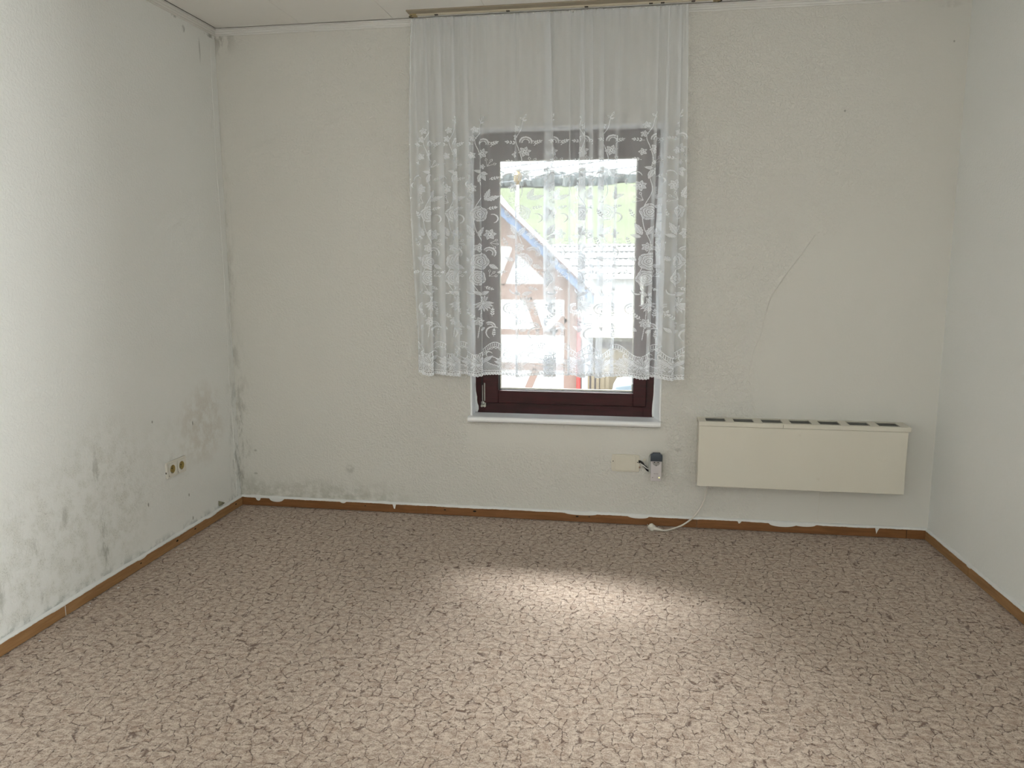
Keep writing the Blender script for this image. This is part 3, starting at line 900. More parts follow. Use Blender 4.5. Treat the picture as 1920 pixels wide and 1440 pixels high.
# ================================================================== LACE CURTAIN
ZT, ZB = 2.386, 0.737
WREP = 0.222
RES = 0.0016
def lace_tile():
    nu, nv = int(round(WREP / RES)), 760
    U, V = np.meshgrid((np.arange(nu) + 0.5) * WREP / nu, (np.arange(nv) + 0.5) * RES)
    T = np.zeros((nv, nu), np.uint8)
    C0, KX = 0.105, 1.28
    def loc(cu, cv, ang):
        du = ((U - C0 - (cu - C0) * KX + WREP / 2) % WREP - WREP / 2) / KX
        dv = V - cv
        c, s = math.cos(ang), math.sin(ang)
        return du * c + dv * s, -du * s + dv * c
    def leaf(cu, cv, ang, L, w, fill=1, outline=True, rib=True, ser=0.0, skew=0.8):
        a, b = loc(cu, cv, ang)
        t = np.clip(a / L, 0, 1)
        hw = w * np.sin(PI * t ** skew)
        if ser: hw = hw * (1 - ser + ser * np.abs(np.sin(t * PI * 5)))
        ins = (a > 0) & (a < L) & (np.abs(b) < hw)
        core = (a > 0) & (a < L) & (np.abs(b) < hw - 0.0021)
        T[ins] = 2 if outline else fill
        if outline: T[core] = fill
        if rib: T[core & (np.abs(b) < 0.0011) & (t > 0.15) & (t < 0.8)] = 2 if fill != 2 else 0
        ring_ = (a > -0.001) & (a < L + 0.0016) & (np.abs(b) < hw + 0.0018) & ~ins
        T[ring_ & (T > 0) & (t > 0.12)] = 0
    def stroke(pts, w, lev=2):
        pts = [Vector((p[0], p[1], 0)) for p in pts]
        pts = spline(pts, 6)
        for A, B in zip(pts, pts[1:]):
            d = B - A
            L = max(d.length, 1e-6)
            a, b = loc(A.x, A.y, math.atan2(d.y, d.x))
            T[(a > -w * 0.5) & (a < L + w * 0.5) & (np.abs(b) < w)] = lev
    def disc(cu, cv, r, lev):
        a, b = loc(cu, cv, 0)
        T[a * a + b * b < r * r] = lev
    def flower(cu, cv, r, n=6, rot=0.3, wide=0.34):
        for k in range(n):
            leaf(cu, cv, rot + 2 * PI * k / n, r, r * wide, 1, True, False)
        disc(cu, cv, r * 0.26, 2); disc(cu, cv, r * 0.12, 0)
    def rose(cu, cv, r, rot=0.0):
        a, b = loc(cu, cv, rot)
        rho = np.hypot(a, b); ph = np.arctan2(b, a)
        edge = r * (0.88 + 0.13 * np.abs(np.cos(2.5 * ph)))
        T[rho < edge] = 2
        T[rho < edge - 0.0022] = 1
        for rad, k, o in ((0.70, 2.5, 0.6), (0.45, 1.5, 0.2), (0.22, 1, 0)):
            e = r * rad * (0.85 + 0.2 * np.abs(np.cos(k * ph + o)))
            T[(np.abs(rho - e) < 0.0011)] = 0
            T[(np.abs(rho - e + 0.0026) < 0.0012)] = 2
        for k in range(5):
            w = ph - 2 * PI * k / 5
            T[(np.abs(np.sin(w)) * rho < 0.001) & (np.cos(w) > 0) & (rho > r * 0.72) & (rho < edge)] = 0
    def sprig(cu, cv, ang, L, n=3, ll=0.013):
        stroke([(cu, cv), (cu + L * 0.5 * math.cos(ang + 0.15), cv + L * 0.5 * math.sin(ang + 0.15)), (cu + L * math.cos(ang), cv + L * math.sin(ang))], 0.0010)
        for k in range(n):
            t = (k + 0.7) / n
            for s in (1, -1):
                leaf(cu + L * t * math.cos(ang), cv + L * t * math.sin(ang), ang + s * 0.75, ll * (1.1 - 0.25 * t), 0.0030, 2, False, False)
        leaf(cu + L * math.cos(ang), cv + L * math.sin(ang), ang, ll, 0.003, 2, False, False)
    def berries(cu, cv, ang, L=0.026):
        for s in (-0.6, 0.1, 0.8):
            x, y = cu + L * math.cos(ang + s), cv + L * math.sin(ang + s)
            stroke([(cu, cv), ((cu + x) / 2, (cv + y) / 2), (x, y)], 0.0008)
            leaf(x - 0.002 * math.cos(ang + s), y - 0.002 * math.sin(ang + s), ang + s, 0.014, 0.005, 0, True, False)
    def scroll(cu, cv, r, a0, a1, w=0.0032, net=False):
        a, b = loc(cu, cv, 0)
        rho = np.hypot(a, b); ph = np.arctan2(b, a)
        t = ((ph - a0) % (2 * PI)) / ((a1 - a0) % (2 * PI) or 2 * PI)
        ww = w * np.sin(PI * np.clip(t, 0, 1)) ** 0.5
        T[(t < 1) & (np.abs(rho - r) < ww)] = 2
        if net:
            inner = (t < 1) & (rho < r - w) & (rho > r * 0.55)
            grid_ = (np.abs(np.sin((U + V) * PI / 0.0058)) < 0.42) | (np.abs(np.sin((U - V) * PI / 0.0058)) < 0.42)
            T[inner & grid_] = 1
            T[(t < 1) & (np.abs(rho - r * 0.55) < 0.0014)] = 2
    # ---- the vine, from the top down (v = height above the hem)
    c = 0.105
    stroke([(c + 0.03, 1.205), (c + 0.022, 1.17), (c + 0.016, 1.14), (c - 0.004, 1.10), (c + 0.01, 1.05), (c + 0.02, 1.0), (c + 0.01, 0.93), (c + 0.02, 0.86), (c - 0.01, 0.78), (c - 0.005, 0.70),
            (c + 0.02, 0.62), (c, 0.54), (c - 0.02, 0.46), (c + 0.01, 0.38), (c + 0.01, 0.28), (c, 0.18)], 0.0014)
    leaf(c + 0.03, 1.195, 1.2, 0.020, 0.004, 0, True, False); leaf(c + 0.026, 1.185, 2.4, 0.018, 0.004, 0, True, False); leaf(c + 0.026, 1.18, 0.5, 0.016, 0.0035, 2, False, False)
    flower(c - 0.004, 1.150, 0.017, 5, 0.5); flower(c - 0.012, 1.112, 0.016, 5, 0.1)
    scroll(c + 0.034, 1.088, 0.022, -0.4, 3.4, 0.003, True)
    scroll(c + 0.058, 1.082, 0.011, -1.2, 2.2, 0.0024)
    sprig(c - 0.012, 1.085, 2.95, 0.034, 3, 0.012); sprig(c + 0.060, 1.082, 0.35, 0.026, 3, 0.012)
    flower(c + 0.030, 1.045, 0.024, 6, 0.2, 0.30)
    flower(c - 0.016, 1.035, 0.017, 5, 0.6)
    sprig(c - 0.020, 1.000, 2.9, 0.024, 2, 0.011)
    berries(c + 0.05, 0.985, 0.9); flower(c + 0.03, 0.985, 0.013, 5, 0.0)
    leaf(c + 0.02, 0.955, -1.9, 0.044, 0.010, 1); leaf(c + 0.026, 0.955, -1.1, 0.040, 0.009, 1); leaf(c + 0.024, 0.958, -0.3, 0.030, 0.008, 1); leaf(c + 0.02, 0.96, 2.9, 0.030, 0.007, 1)
    sprig(c + 0.058, 0.925, 0.25, 0.030, 3, 0.011)
    scroll(c - 0.040, 0.925, 0.024, 0.2, 3.3, 0.0026); scroll(c - 0.060, 0.905, 0.014, 1.8, 4.2, 0.0026)
    flower(c - 0.022, 0.885, 0.025, 7, 0.4, 0.33)
    leaf(c + 0.040, 0.830, 1.2, 0.056, 0.012, 1, ser=0.3); leaf(c + 0.046, 0.83, 0.35, 0.056, 0.011, 1, ser=0.3)
    berries(c - 0.010, 0.820, 2.5, 0.028); sprig(c + 0.05, 0.79, 0.2, 0.030, 3, 0.011)
    rose(c + 0.014, 0.768, 0.037, 0.4)
    sprig(c - 0.04, 0.745, 2.0, 0.032, 3, 0.011)
    scroll(c + 0.07, 0.745, 0.020, -1.4, 2.0, 0.0028)
    leaf(c - 0.010, 0.665, 2.05, 0.062, 0.013, 1, ser=0.3); leaf(c + 0.004, 0.665, 0.95, 0.052, 0.012, 1, ser=0.3); leaf(c - 0.014, 0.655, 2.85, 0.040, 0.009, 1, ser=0.3)
    flower(c + 0.058, 0.672, 0.027, 6, 0.1, 0.32)
    berries(c + 0.06, 0.632, -0.3, 0.022); sprig(c - 0.05, 0.615, 1.9, 0.034, 3, 0.012)
    flower(c + 0.008, 0.610, 0.022, 6, 0.5); scroll(c + 0.055, 0.585, 0.026, -0.7, 2.6, 0.003, True)
    rose(c + 0.016, 0.545, 0.040, 1.2)
    leaf(c - 0.028, 0.548, 2.6, 0.038, 0.010, 1, ser=0.3); leaf(c + 0.055, 0.53, -0.5, 0.040, 0.010, 1, ser=0.3)
    sprig(c - 0.05, 0.50, 3.3, 0.028, 3, 0.011)
    rose(c + 0.006, 0.468, 0.036, 2.1); berries(c + 0.055, 0.475, 0.7, 0.022)
    scroll(c - 0.020, 0.415, 0.022, 3.0, 5.9, 0.003); sprig(c + 0.035, 0.425, -0.3, 0.030, 3, 0.011)
    leaf(c + 0.018, 0.388, 0.4, 0.040, 0.009, 1); leaf(c + 0.014, 0.388, 2.6, 0.034, 0.008, 1)
    # shell-shaped blossom
    for k in range(9):
        leaf(c + 0.028, 0.350, -2.9 + 0.36 * k, 0.046, 0.0062, 1, True, False)
    for k in range(4): leaf(c + 0.028, 0.352, 0.9 + 0.42 * k, 0.034, 0.006, 1, True, False)
    disc(c + 0.028, 0.345, 0.006, 2)
    scroll(c - 0.040, 0.325, 0.024, 1.4, 4.9, 0.0032, True)
    sprig(c - 0.045, 0.290, 1.2, 0.026, 2, 0.010); sprig(c + 0.065, 0.285, 1.5, 0.032, 3, 0.012); sprig(c - 0.005, 0.275, 2.4, 0.034, 3, 0.012)
    flower(c + 0.010, 0.258, 0.024, 7, 0.2)
    scroll(c + 0.070, 0.205, 0.030, 0.9, 4.2, 0.0034); scroll(c + 0.055, 0.235, 0.022, -0.3, 2.4, 0.0026, True)
    sprig(c + 0.070, 0.188, 1.5, 0.030, 3, 0.010)
    leaf(c - 0.02, 0.22, 2.5, 0.036, 0.008, 1); leaf(c + 0.01, 0.215, 0.5, 0.030, 0.008, 1)
    # ---- border
    su = lambda k: np.sin((U - c) * 2 * PI / WREP + k)
    g = 0.130 + 0.030 * np.sin((U - c) * 2 * PI / WREP - 1.2)
    T[(np.abs(V - g) < 0.0022)] = 2
    T[(V < g - 0.004) & (V > g - 0.018) & (np.abs(np.sin(U * PI / 0.0095)) < 0.55)] = 2
    T[(np.abs(V - g + 0.0215) < 0.0016)] = 2
    T[(np.abs(V - g + 0.0275 + 0.003 * np.sin(U * 2 * PI / 0.02)) < 0.0014)] = 2
    g2 = 0.062 + 0.016 * np.cos((U - c) * 2 * PI / WREP)
    net = (np.abs(np.sin((U * 0.8 + V) * PI / 0.0062)) < 0.40) | (np.abs(np.sin((U * 0.8 - V) * PI / 0.0062)) < 0.40)
    T[(V < g2) & (V > 0.020) & net & (T == 0)] = 1
    T[np.abs(V - g2) < 0.0018] = 2
    for cu in (c + 0.000, c + WREP / 2):
        for k in range(7):
            leaf(cu, 0.052, 0.35 + 0.405 * k, 0.052 if k == 3 else 0.044, 0.0078, 1, True, k % 2 == 0)
        for k in range(5):
            leaf(cu, 0.050, -2.75 + 0.58 * k, 0.032, 0.0065, 1, True, False)
        disc(cu, 0.052, 0.006, 2)
    for s in (-1, 1):
        stroke([(c + s * 0.01, 0.05), (c + s * 0.035, 0.075), (c + s * 0.06, 0.088), (c + s * 0.085, 0.080)], 0.0018)
        scroll(c + s * 0.052, 0.100, 0.013, 0.3 if s > 0 else 1.6, 4.4 if s > 0 else 5.6, 0.0024)
        leaf(c + s * 0.02, 0.06, PI / 2 - s * 0.95, 0.06, 0.009, 1)
    T[(V > 0.0095) & (V < 0.0125)] = 2
    T[(V > 0.0195) & (V < 0.022)] = 2
    dots_ = ((((U + 0.003) % 0.0105) - 0.005) ** 2 + (V - 0.0155) ** 2) < 0.0022 ** 2
    T[dots_] = 2
    T[(V < 0.0095) & (np.abs(np.sin(U * PI / 0.0148)) > 0.32)] = 2
    T[(V < 0.005)] = 2
    return T, nu, nv
TILE, TNU, TNV = lace_tile()

# the cloth path: (position along the cloth s) -> x and depth, with Z-folds; xs of the photo's folds
FOLDS = [  # x, width, drift of x over the height, extra width at the hem
    (-1.050, 0.012, 0.010, 0.006), (-1.000, 0.020, 0.004, 0.000), (-0.935, 0.030, -0.006, 0.004), (-0.868, 0.028, 0.006, 0.006), (-0.812, 0.022, 0.002, 0.004),
    (-0.752, 0.006, 0.004, 0.004), (-0.581, 0.0085, 0.004, 0.002), (-0.425, 0.050, 0.014, 0.018), (-0.330, 0.010, 0.006, 0.004), (-0.272, 0.030, 0.010, 0.012),
    (-0.232, 0.020, 0.010, 0.014), (-0.186, 0.026, 0.006, 0.010), (-0.118, 0.011, -0.008, 0.008), (0.052, 0.016, -0.012, 0.004), (0.100, 0.018, -0.004, 0.004), (0.152, 0.022, 0.004, 0.004)]
def build_path(hh):
    """hh: 0 at the hem .. 1 at the header. Returns arrays s, x, y on a common parameter."""
    top = 1 - hh
    xleft = -1.073 - 0.024 * math.sin(PI * min(1, (1 - hh) * 1.15))
    xright = 0.181 + 0.034 * (1 - hh) ** 0.8
    px, py, ps = [xleft], [0.0], [0.0]
    n0 = 0
    lay = 0.0035
    for (fx, w, dr, ex) in FOLDS:
        wtop = w * (0.35 + 0.65 * min(1, (1 - hh) * 2.2)) + ex * (1 - hh)
        x = fx + dr * (0.55 - hh)
        a, b = x + wtop / 2, x - wtop / 2
        px += [a, b]; py += [-lay, lay]
        L = w
        ps += [None, None]
    px.append(xright); py.append(0.0)
    # the cloth length of each stretch is that of mid height
    mx = [-1.095]
    for (fx, w, dr, ex) in FOLDS: mx += [fx + w / 2, fx - w / 2]
    mx.append(0.205)
    s = [0.0]
    for k in range(1, len(mx)): s.append(s[-1] + abs(mx[k] - mx[k - 1]))
    return np.array(s), np.array(px), np.array(py)
S_END = build_path(0.5)[0][-1]
def cloth(sv, zrow):
    """arrays of cloth positions sv (any shape) at one height zrow -> x, y"""
    hh = (zrow - ZB) / (ZT - ZB)
    s, px, py = build_path(hh)
    dense = np.linspace(0, S_END, 4200)
    x = np.interp(dense, s, px); y = np.interp(dense, s, py)
    k = np.exp(-0.5 * (np.arange(-12, 13) / 2.2) ** 2); k /= k.sum()
    xp = np.pad(x, 12, mode='reflect', reflect_type='odd'); yp = np.pad(y, 12, mode='edge')
    x = np.convolve(xp, k, 'valid'); y = np.convolve(yp, k, 'valid')
    amp = 0.004 + 0.009 * (1 - hh)
    y = y + amp * (np.sin(dense * 2 * PI / 0.145 + 0.9 + 0.7 * hh) + 0.5 * np.sin(dense * 2 * PI / 0.083 + 2.2 - 0.8 * hh)) + 0.006 * np.sin(dense * 2 * PI / 0.52 + 1)
    y = y + 0.003 * (hh ** 4) * np.sin(dense * 2 * PI / 0.042)
    return np.interp(sv, dense, x), 3.694 + np.interp(sv, dense, y)
def hem(sv):
    """height of the scalloped lower edge along the cloth"""
    ph = (sv - 0.105) / WREP
    big = 0.012 * (np.abs(np.sin(PI * ph)) ** 1.2)
    small = 0.0035 * np.abs(np.sin(sv * PI / 0.0148))
    return ZB - 0.010 + big + small - 0.004 * np.sin(sv * 3.3 + 0.5)
def grid_mesh(name, xs, ys, zs, mask=None, lev=None):
    """xs, ys, zs: (rows+1, cols+1) arrays; mask (rows, cols)"""
    nr, nc = xs.shape
    idx = np.arange(nr * nc).reshape(nr, nc)
    q = np.stack([idx[:-1, :-1], idx[:-1, 1:], idx[1:, 1:], idx[1:, :-1]], -1)
    if mask is not None:
        q = q[mask]
        if lev is not None: lev = lev[mask]
    q = q.reshape(-1, 4)
    co = np.stack([xs, ys, zs], -1).reshape(-1, 3)
    used, inv = np.unique(q, return_inverse=True)
    co = co[used]; q = inv.reshape(-1, 4)
    me = bpy.data.meshes.new(name)
    me.vertices.add(len(co)); me.vertices.foreach_set('co', co.astype(np.float32).ravel())
    me.loops.add(q.size); me.loops.foreach_set('vertex_index', q.astype(np.int32).ravel())
    me.polygons.add(len(q)); me.polygons.foreach_set('loop_start', np.arange(0, q.size, 4, dtype=np.int32))
    if lev is not None: me.polygons.foreach_set('material_index', lev.reshape(-1).astype(np.int32))
    me.polygons.foreach_set('use_smooth', np.ones(len(q), dtype=bool))
    me.update(); me.validate()
    return me
curtain = thing('lace_curtain', (-0.44, 3.686, ZB), label='sheer white curtain with floral lace pattern and scalloped hem, hanging in front of the window', cat='curtain')
# sheer cloth
nc = int(S_END / 0.0010)
sv = np.linspace(0, S_END, nc + 1)
hz = hem(sv)
nr = 70
X = np.zeros((nr + 1, nc + 1)); Y = X.copy(); Z = X.copy()
for j in range(nr + 1):
    t = j / nr
    z = ZB + (ZT - ZB) * t
    X[j], Y[j] = cloth(sv, z)
    w = max(0, 1 - t * 12)
    wt = max(0, (t - 0.985) / 0.015)
    Z[j] = z * (1 - w) + (hz + (z - ZB)) * w + wt * 0.006 * (np.abs(np.sin(sv * PI / 0.041)) ** 0.6 - 0.7)
link('sheer_cloth', grid_mesh('sheer_cloth', X, Y, Z), M['sheer'], curtain)
# header tape, small hem at both sides
mb_rows = [0.0, 0.5, 1.0]
X = np.zeros((3, nc + 1)); Y = X.copy(); Z = X.copy()
for j, t in enumerate(mb_rows):
    z = ZT - 0.030 + 0.026 * t
    X[j], Y[j] = cloth(sv, z); Y[j] += 0.0012; Z[j] = z
link('header_tape', grid_mesh('header_tape', X, Y, Z), M['hem'], curtain)
for a, b in ((0.0, 0.009), (S_END - 0.009, S_END)):
    s2 = np.linspace(a, b, 4)
    X = np.zeros((61, 4)); Y = X.copy(); Z = X.copy()
    for j in range(61):
        z = ZB + 0.004 + (ZT - ZB - 0.01) * j / 60
        X[j], Y[j] = cloth(s2, z); Y[j] += 0.001; Z[j] = z
    link('side_hem', grid_mesh('side_hem', X, Y, Z), M['hem'], curtain)
# lace: every cell of the drawn pattern is a small face in front of the sheer cloth
nc = int(S_END / RES)
sv = np.linspace(0, S_END, nc + 1)
hz = hem(sv)
X = np.zeros((TNV + 1, nc + 1)); Y = X.copy(); Z = X.copy()
for j in range(TNV + 1):
    v = j * RES
    X[j], Y[j] = cloth(sv, ZB + v)
    w = max(0, 1 - v / ((ZT - ZB) / 12))
    Y[j] -= 0.0007
    Z[j] = ZB + v + (hz - ZB) * w
cols = np.arange(nc) % TNU
LV = TILE[:, cols]
link('lace_pattern', grid_mesh('lace_pattern', X, Y, Z, LV > 0, np.where(LV == 2, 1, 0)), [M['lace_fill'], M['lace_cord']], curtain)['kind'] = 'stuff'

# ================================================================== WALL HEATER
ht = thing('wall_heater', (0.741, D, 0.243), label='long flat cream electric wall heater with seven vents in its top, right of the window', cat='heater')
HX0, HX1, HY, HZ0, HZ1 = 0.285, 1.197, 3.625, 0.243, 0.552
MB().box(HX0 + 0.003, HX1 - 0.003, HY + 0.003, D - 0.004, HZ0 + 0.004, HZ1 - 0.030).build('casing', M['heater'], ht)
mb = MB(); mb.box(HX0 + 0.001, HX1 - 0.003, HY, HY + 0.014, HZ0, HZ1 - 0.021, 0.0025); mb.build('front_panel', M['heater'], ht)
lid = MB()
LX0, LX1, LY = HX0 - 0.001, HX1 + 0.006, HY - 0.004
z0, z1 = HZ1 - 0.004, HZ1
lid.box(LX0, 0.658, LY, LY + 0.004, HZ1 - 0.020, HZ1, 0.0012); lid.box(0.6592, LX1, LY, LY + 0.004, HZ1 - 0.020, HZ1, 0.0012)
vy0, vy1 = HY + 0.020, D - 0.018
lid.box(LX0, LX1, LY + 0.003, vy0, z0, z1 - 0.0006); lid.box(LX0, LX1, vy1, D - 0.002, z0, z1 - 0.0006)
PITCHV, VW = 0.1262, 0.089
vents = [(HX0 + 0.034 + PITCHV * k, HX0 + 0.034 + PITCHV * k + VW) for k in range(7)]
prev = LX0
for a, b in vents + [(LX1, LX1)]:
    lid.box(prev, a, vy0, vy1, z0, z1 - 0.0006); prev = b
lid.box(LX0, LX0 + 0.003, LY + 0.003, D - 0.002, HZ1 - 0.020, z1 - 0.001); lid.box(LX1 - 0.003, LX1, LY + 0.003, D - 0.002, HZ1 - 0.020, z1 - 0.001)
lid.build('lid', M['heater'], ht)
for a, b in vents:
    g = MB()
    for k in range(6):
        y = vy0 + 0.004 + (vy1 - vy0 - 0.006) * k / 5.5
        g.box(a + 0.001, b - 0.001, y, y + 0.0035, z0 - 0.006, z0 - 0.0005)
    g.box(a + (b - a) * 0.5 - 0.001, a + (b - a) * 0.5 + 0.001, vy0, vy1, z0 - 0.008, z0 - 0.006)
    g.build('vent_grille', M['grille'], ht)
MB().box(HX0 + 0.012, HX1 - 0.012, vy0 - 0.006, vy1 + 0.006, HZ1 - 0.0295, HZ1 - 0.024).build('heater_interior', M['cavity'], ht)
mb = MB()
for z in (HZ1 - 0.008, HZ1 - 0.018): mb.cyl((LX0 - 0.001, HY + 0.05, z), (LX0 + 0.001, HY + 0.05, z), 0.003, n=10)
mb.build('screw', M['metal'], ht)
cord = MB().tube(spline([(0.342, 3.690, 0.250), (0.339, 3.698, 0.222), (0.328, 3.705, 0.147), (0.293, 3.704, 0.079), (0.240, 3.700, 0.030), (0.188, 3.690, 0.0075), (0.150, 3.664, 0.0045), (0.124, 3.652, 0.010)], 8), 0.0041, 10).build('power_cord', M['cord'], ht, smooth=True)
mb = MB()
pc = Vector((0.085, 3.662, 0.018))
mb.tube([(0.130, 3.654, 0.010), (0.118, 3.655, 0.0115), (0.104, 3.658, 0.013), (0.092, 3.660, 0.015)], [0.0048, 0.0062, 0.0085, 0.011], 12)
ax = Vector((-0.55, 0.65, 0.30)).normalized()
mb.cyl(pc - ax * 0.008, pc + ax * 0.010, 0.017, 0.0165, n=24)
mb.cyl(pc - ax * 0.015, pc - ax * 0.008, 0.011, 0.017, n=24)
plug = mb.build('plug', M['cord'], cord, smooth=True)
mb = MB()
sd_ = ax.cross(Vector((0, 0, 1))).normalized()
for s in (-1, 1): mb.cyl(pc + ax * 0.008 + sd_ * s * 0.008, pc + ax * 0.026 + sd_ * s * 0.008, 0.0022, n=8)
mb.build('plug_pin', M['metal'], ht)

# ================================================================== DOUBLE SOCKET, LEFT WALL
def wall_frame(y, z, name, **kw):
    return thing(name, (xl(y), y, z), PI / 2 - AL, **kw)
ds = wall_frame(3.162, 0.3615, 'double_socket', label='cream double power socket with yellowed bowls on the mouldy left wall', cat='socket')
mb = MB()
mb.box(-0.0745, -0.0605, -0.010, 0.0, -0.0365, 0.0365, 0.0025); mb.box(0.0605, 0.0745, -0.010, 0.0, -0.0365, 0.0365, 0.0025); mb.box(-0.0085, 0.0085, -0.0095, 0.0, -0.0365, 0.0365, 0.001)
mb.box(-0.072, 0.072, -0.0098, 0.0, 0.0285, 0.0365, 0.002); mb.box(-0.072, 0.072, -0.0098, 0.0, -0.0365, -0.0285, 0.002)
mb.build('socket_frame', M['socket'], ds, world=False)
for sx in (-0.0345, 0.0345):
    e = thing('socket_insert'); e.parent = ds; e.location = (sx, 0, 0)
    N_ = 28
    mb = MB()
    sq = []
    ring_o, ring_i, ring_b, ring_c = [], [], [], []
    for k in range(N_):
        a = 2 * PI * k / N_
        ca, sa = math.cos(a), math.sin(a)
        h = 0.0265
        q = h / max(abs(ca), abs(sa))
        q = min(q, h * 1.28)
        ring_o.append((q * ca, -0.0100, q * sa * 1.1)); sq.append((q * ca, -0.0125, q * sa * 1.1))
        ring_i.append((0.0195 * ca, -0.0125, 0.0195 * sa)); ring_b.append((0.0180 * ca, -0.0015, 0.0180 * sa)); ring_c.append((0.0001 * ca, -0.0015, 0.0001 * sa))
    close = lambda r: r + [r[0]]
    MB().quadstrip([close(ring_o), close(sq), close(ring_i)]).build('insert_face', M['socket'], e, world=False)
    MB().quadstrip([close(ring_i), close(ring_b), close(ring_c)]).build('socket_bowl', M['yellowed'], e, world=False)
    for px_ in (-0.0095, 0.0095):
        MB().cyl((px_, -0.0030, 0), (px_, -0.0014, 0), 0.0027, n=12).build('pin_hole', M['black'], e, world=False)
    for pz in (-0.0165, 0.0165):
        MB().box(-0.003, 0.003, -0.0085, -0.0015, pz - 0.0015, pz + 0.0015).build('earth_clip', M['metal'], e, world=False)
MB().box(-0.0752, -0.0722, -0.0075, -0.0025, -0.014, -0.006).build('chip_mark', M['dirt'], ds, world=False)

# ================================================================== COVER PLATE, ADAPTER, WIRES
cp = thing('blank_cover_plate', (-0.048, D, 0.310), label='rectangular cream blank cover plate with two screws low on the wall below the window', cat='cover plate')
poly = []
for (x0, z0_, x1, z1_, bow) in ((0.066, -0.040, 0.066, 0.040, 0.003), (0.062, 0.042, -0.062, 0.042, 0.0025), (-0.066, 0.040, -0.066, -0.040, 0.003), (-0.062, -0.042, 0.062, -0.042, 0.0025)):
    for k in range(8):
        t = k / 7
        nx_, nz_ = (z1_ - z0_), -(x1 - x0); l = math.hypot(nx_, nz_)
        b_ = bow * math.sin(PI * t)
        poly.append((x0 + (x1 - x0) * t + nx_ / l * b_, z0_ + (z1_ - z0_) * t + nz_ / l * b_))
MB().prism(poly, 'y', -0.0055, 0.0, 0.0012).build('plate', M['cover_plate'], cp, world=False)
MB().prism(rounded(-0.050, 0.050, -0.038, 0.038, 0.012), 'y', -0.0080, -0.0050, 0.0015).build('raised_panel', M['cover_plate'], cp, world=False)
for x, z in ((-0.060, 0.008), (0.058, 0.006)):
    MB().cyl((x, -0.0062, z), (x, -0.0048, z), 0.0025, n=12).build('screw', M['cavity'], cp, world=False)

bs = thing('wall_socket', (0.097, D, 0.312), label='light grey wall socket with rounded top, hidden behind the plugged-in adapter', cat='socket')
MB().prism(rounded(-0.034, 0.034, -0.055, 0.058, 0.028, 8), 'y', -0.024, 0.0, 0.006).build('socket_housing', M['grey_plastic'], bs, world=False, smooth=True)
ad = thing('plug_in_adapter', (0.098, 3.70, 0.312), label='pale grey plug-in adapter with dark blue-grey flap and small glowing light, below the window', cat='adapter')
y0a = -0.022
MB().prism(rounded(-0.0255, 0.0255, -0.069, 0.060, 0.004), 'y', y0a, 0.020, 0.002).build('adapter_body', M['lilac_plastic'], ad, world=False, smooth=True)
# dark flap over the socket
poly = [(-0.027, 0.030), (0.027, 0.030), (0.0275, 0.060), (0.019, 0.0655), (0.017, 0.070), (-0.017, 0.070), (-0.019, 0.0655), (-0.0275, 0.060)]
MB().prism(poly, 'y', y0a - 0.010, y0a + 0.012, 0.0022).build('flap', M['blue_grey'], ad, world=False, smooth=True)
n_ = 20
fan = [(0.019 * math.cos(PI + PI * k / n_), 0.026 + 0.020 * math.sin(PI + PI * k / n_)) for k in range(n_ + 1)]
MB().prism(fan, 'y', y0a - 0.0006, y0a + 0.002).build('socket_face', plain('socket_recess_grey', (0.34, 0.32, 0.31), 0.5), ad, world=False)
for x in (-0.0085, 0.0085):
    MB().cyl((x, y0a - 0.0014, 0.0235), (x, y0a - 0.0004, 0.0235), 0.0028, n=12).build('pin_hole', M['black'], ad, world=False)
MB().box(-0.0022, 0.0022, y0a - 0.0014, y0a - 0.0004, 0.0055, 0.0115).build('earth_contact', M['print'], ad, world=False)
mb = MB()
for k, w in enumerate((0.0022, 0.0024, 0.0016, 0.0024, 0.0020, 0.0024)):
    x = -0.0095 + k * 0.0034
    mb.box(x, x + w * 0.45, y0a - 0.0008, y0a + 0.001, -0.0345, -0.0310); mb.box(x, x + w, y0a - 0.0008, y0a + 0.001, -0.0322 + 0.0007 * (k % 2), -0.0315 + 0.0007 * (k % 2))
mb.build('maker_mark', M['print'], ad, world=False)
MB().cyl((-0.0155, y0a - 0.001, -0.051), (-0.0155, y0a + 0.001, -0.051), 0.0018, n=10).build('reset_button', M['black'], ad, world=False)
MB().cyl((0.0150, y0a - 0.0012, -0.051), (0.0150, y0a + 0.001, -0.051), 0.0022, n=10).build('indicator_light', M['led'], ad, world=False)

wr = thing('exposed_wires', (0.042, D, 0.30), label='black exposed wires with pale connector between cover plate and adapter', cat='wires')
mb = MB()
for k, (a, b, c_) in enumerate(((0.026, 0.010, 0.0), (0.020, 0.002, 0.004), (0.030, -0.002, -0.002))):
    mb.tube(spline([(-0.026, -0.003, a - 0.006), (-0.016, -0.016, a - 0.004 + c_), (-0.004, -0.020, a - 0.016), (0.010, -0.018, b - 0.012), (0.022, -0.012, -0.022 + c_)], 6), 0.0033, 8)
mb.build('black_wire', M['black'], wr, world=False, smooth=True)
MB().tube(spline([(-0.014, -0.022, 0.012), (0.0, -0.026, 0.004), (0.012, -0.024, -0.006), (0.022, -0.018, -0.012)], 6), 0.0026, 8).build('white_wire', M['white_paint'], wr, world=False, smooth=True)
mb = MB().box(-0.006, 0.008, -0.010, 0.0, 0.022, 0.034, 0.002); mb.build('terminal_block', M['cover_plate'], wr, world=False)
mb = MB().box(-0.026, -0.018, -0.012, 0.0, -0.012, -0.004, 0.002); mb.build('terminal_screw', M['copper'], wr, world=False)

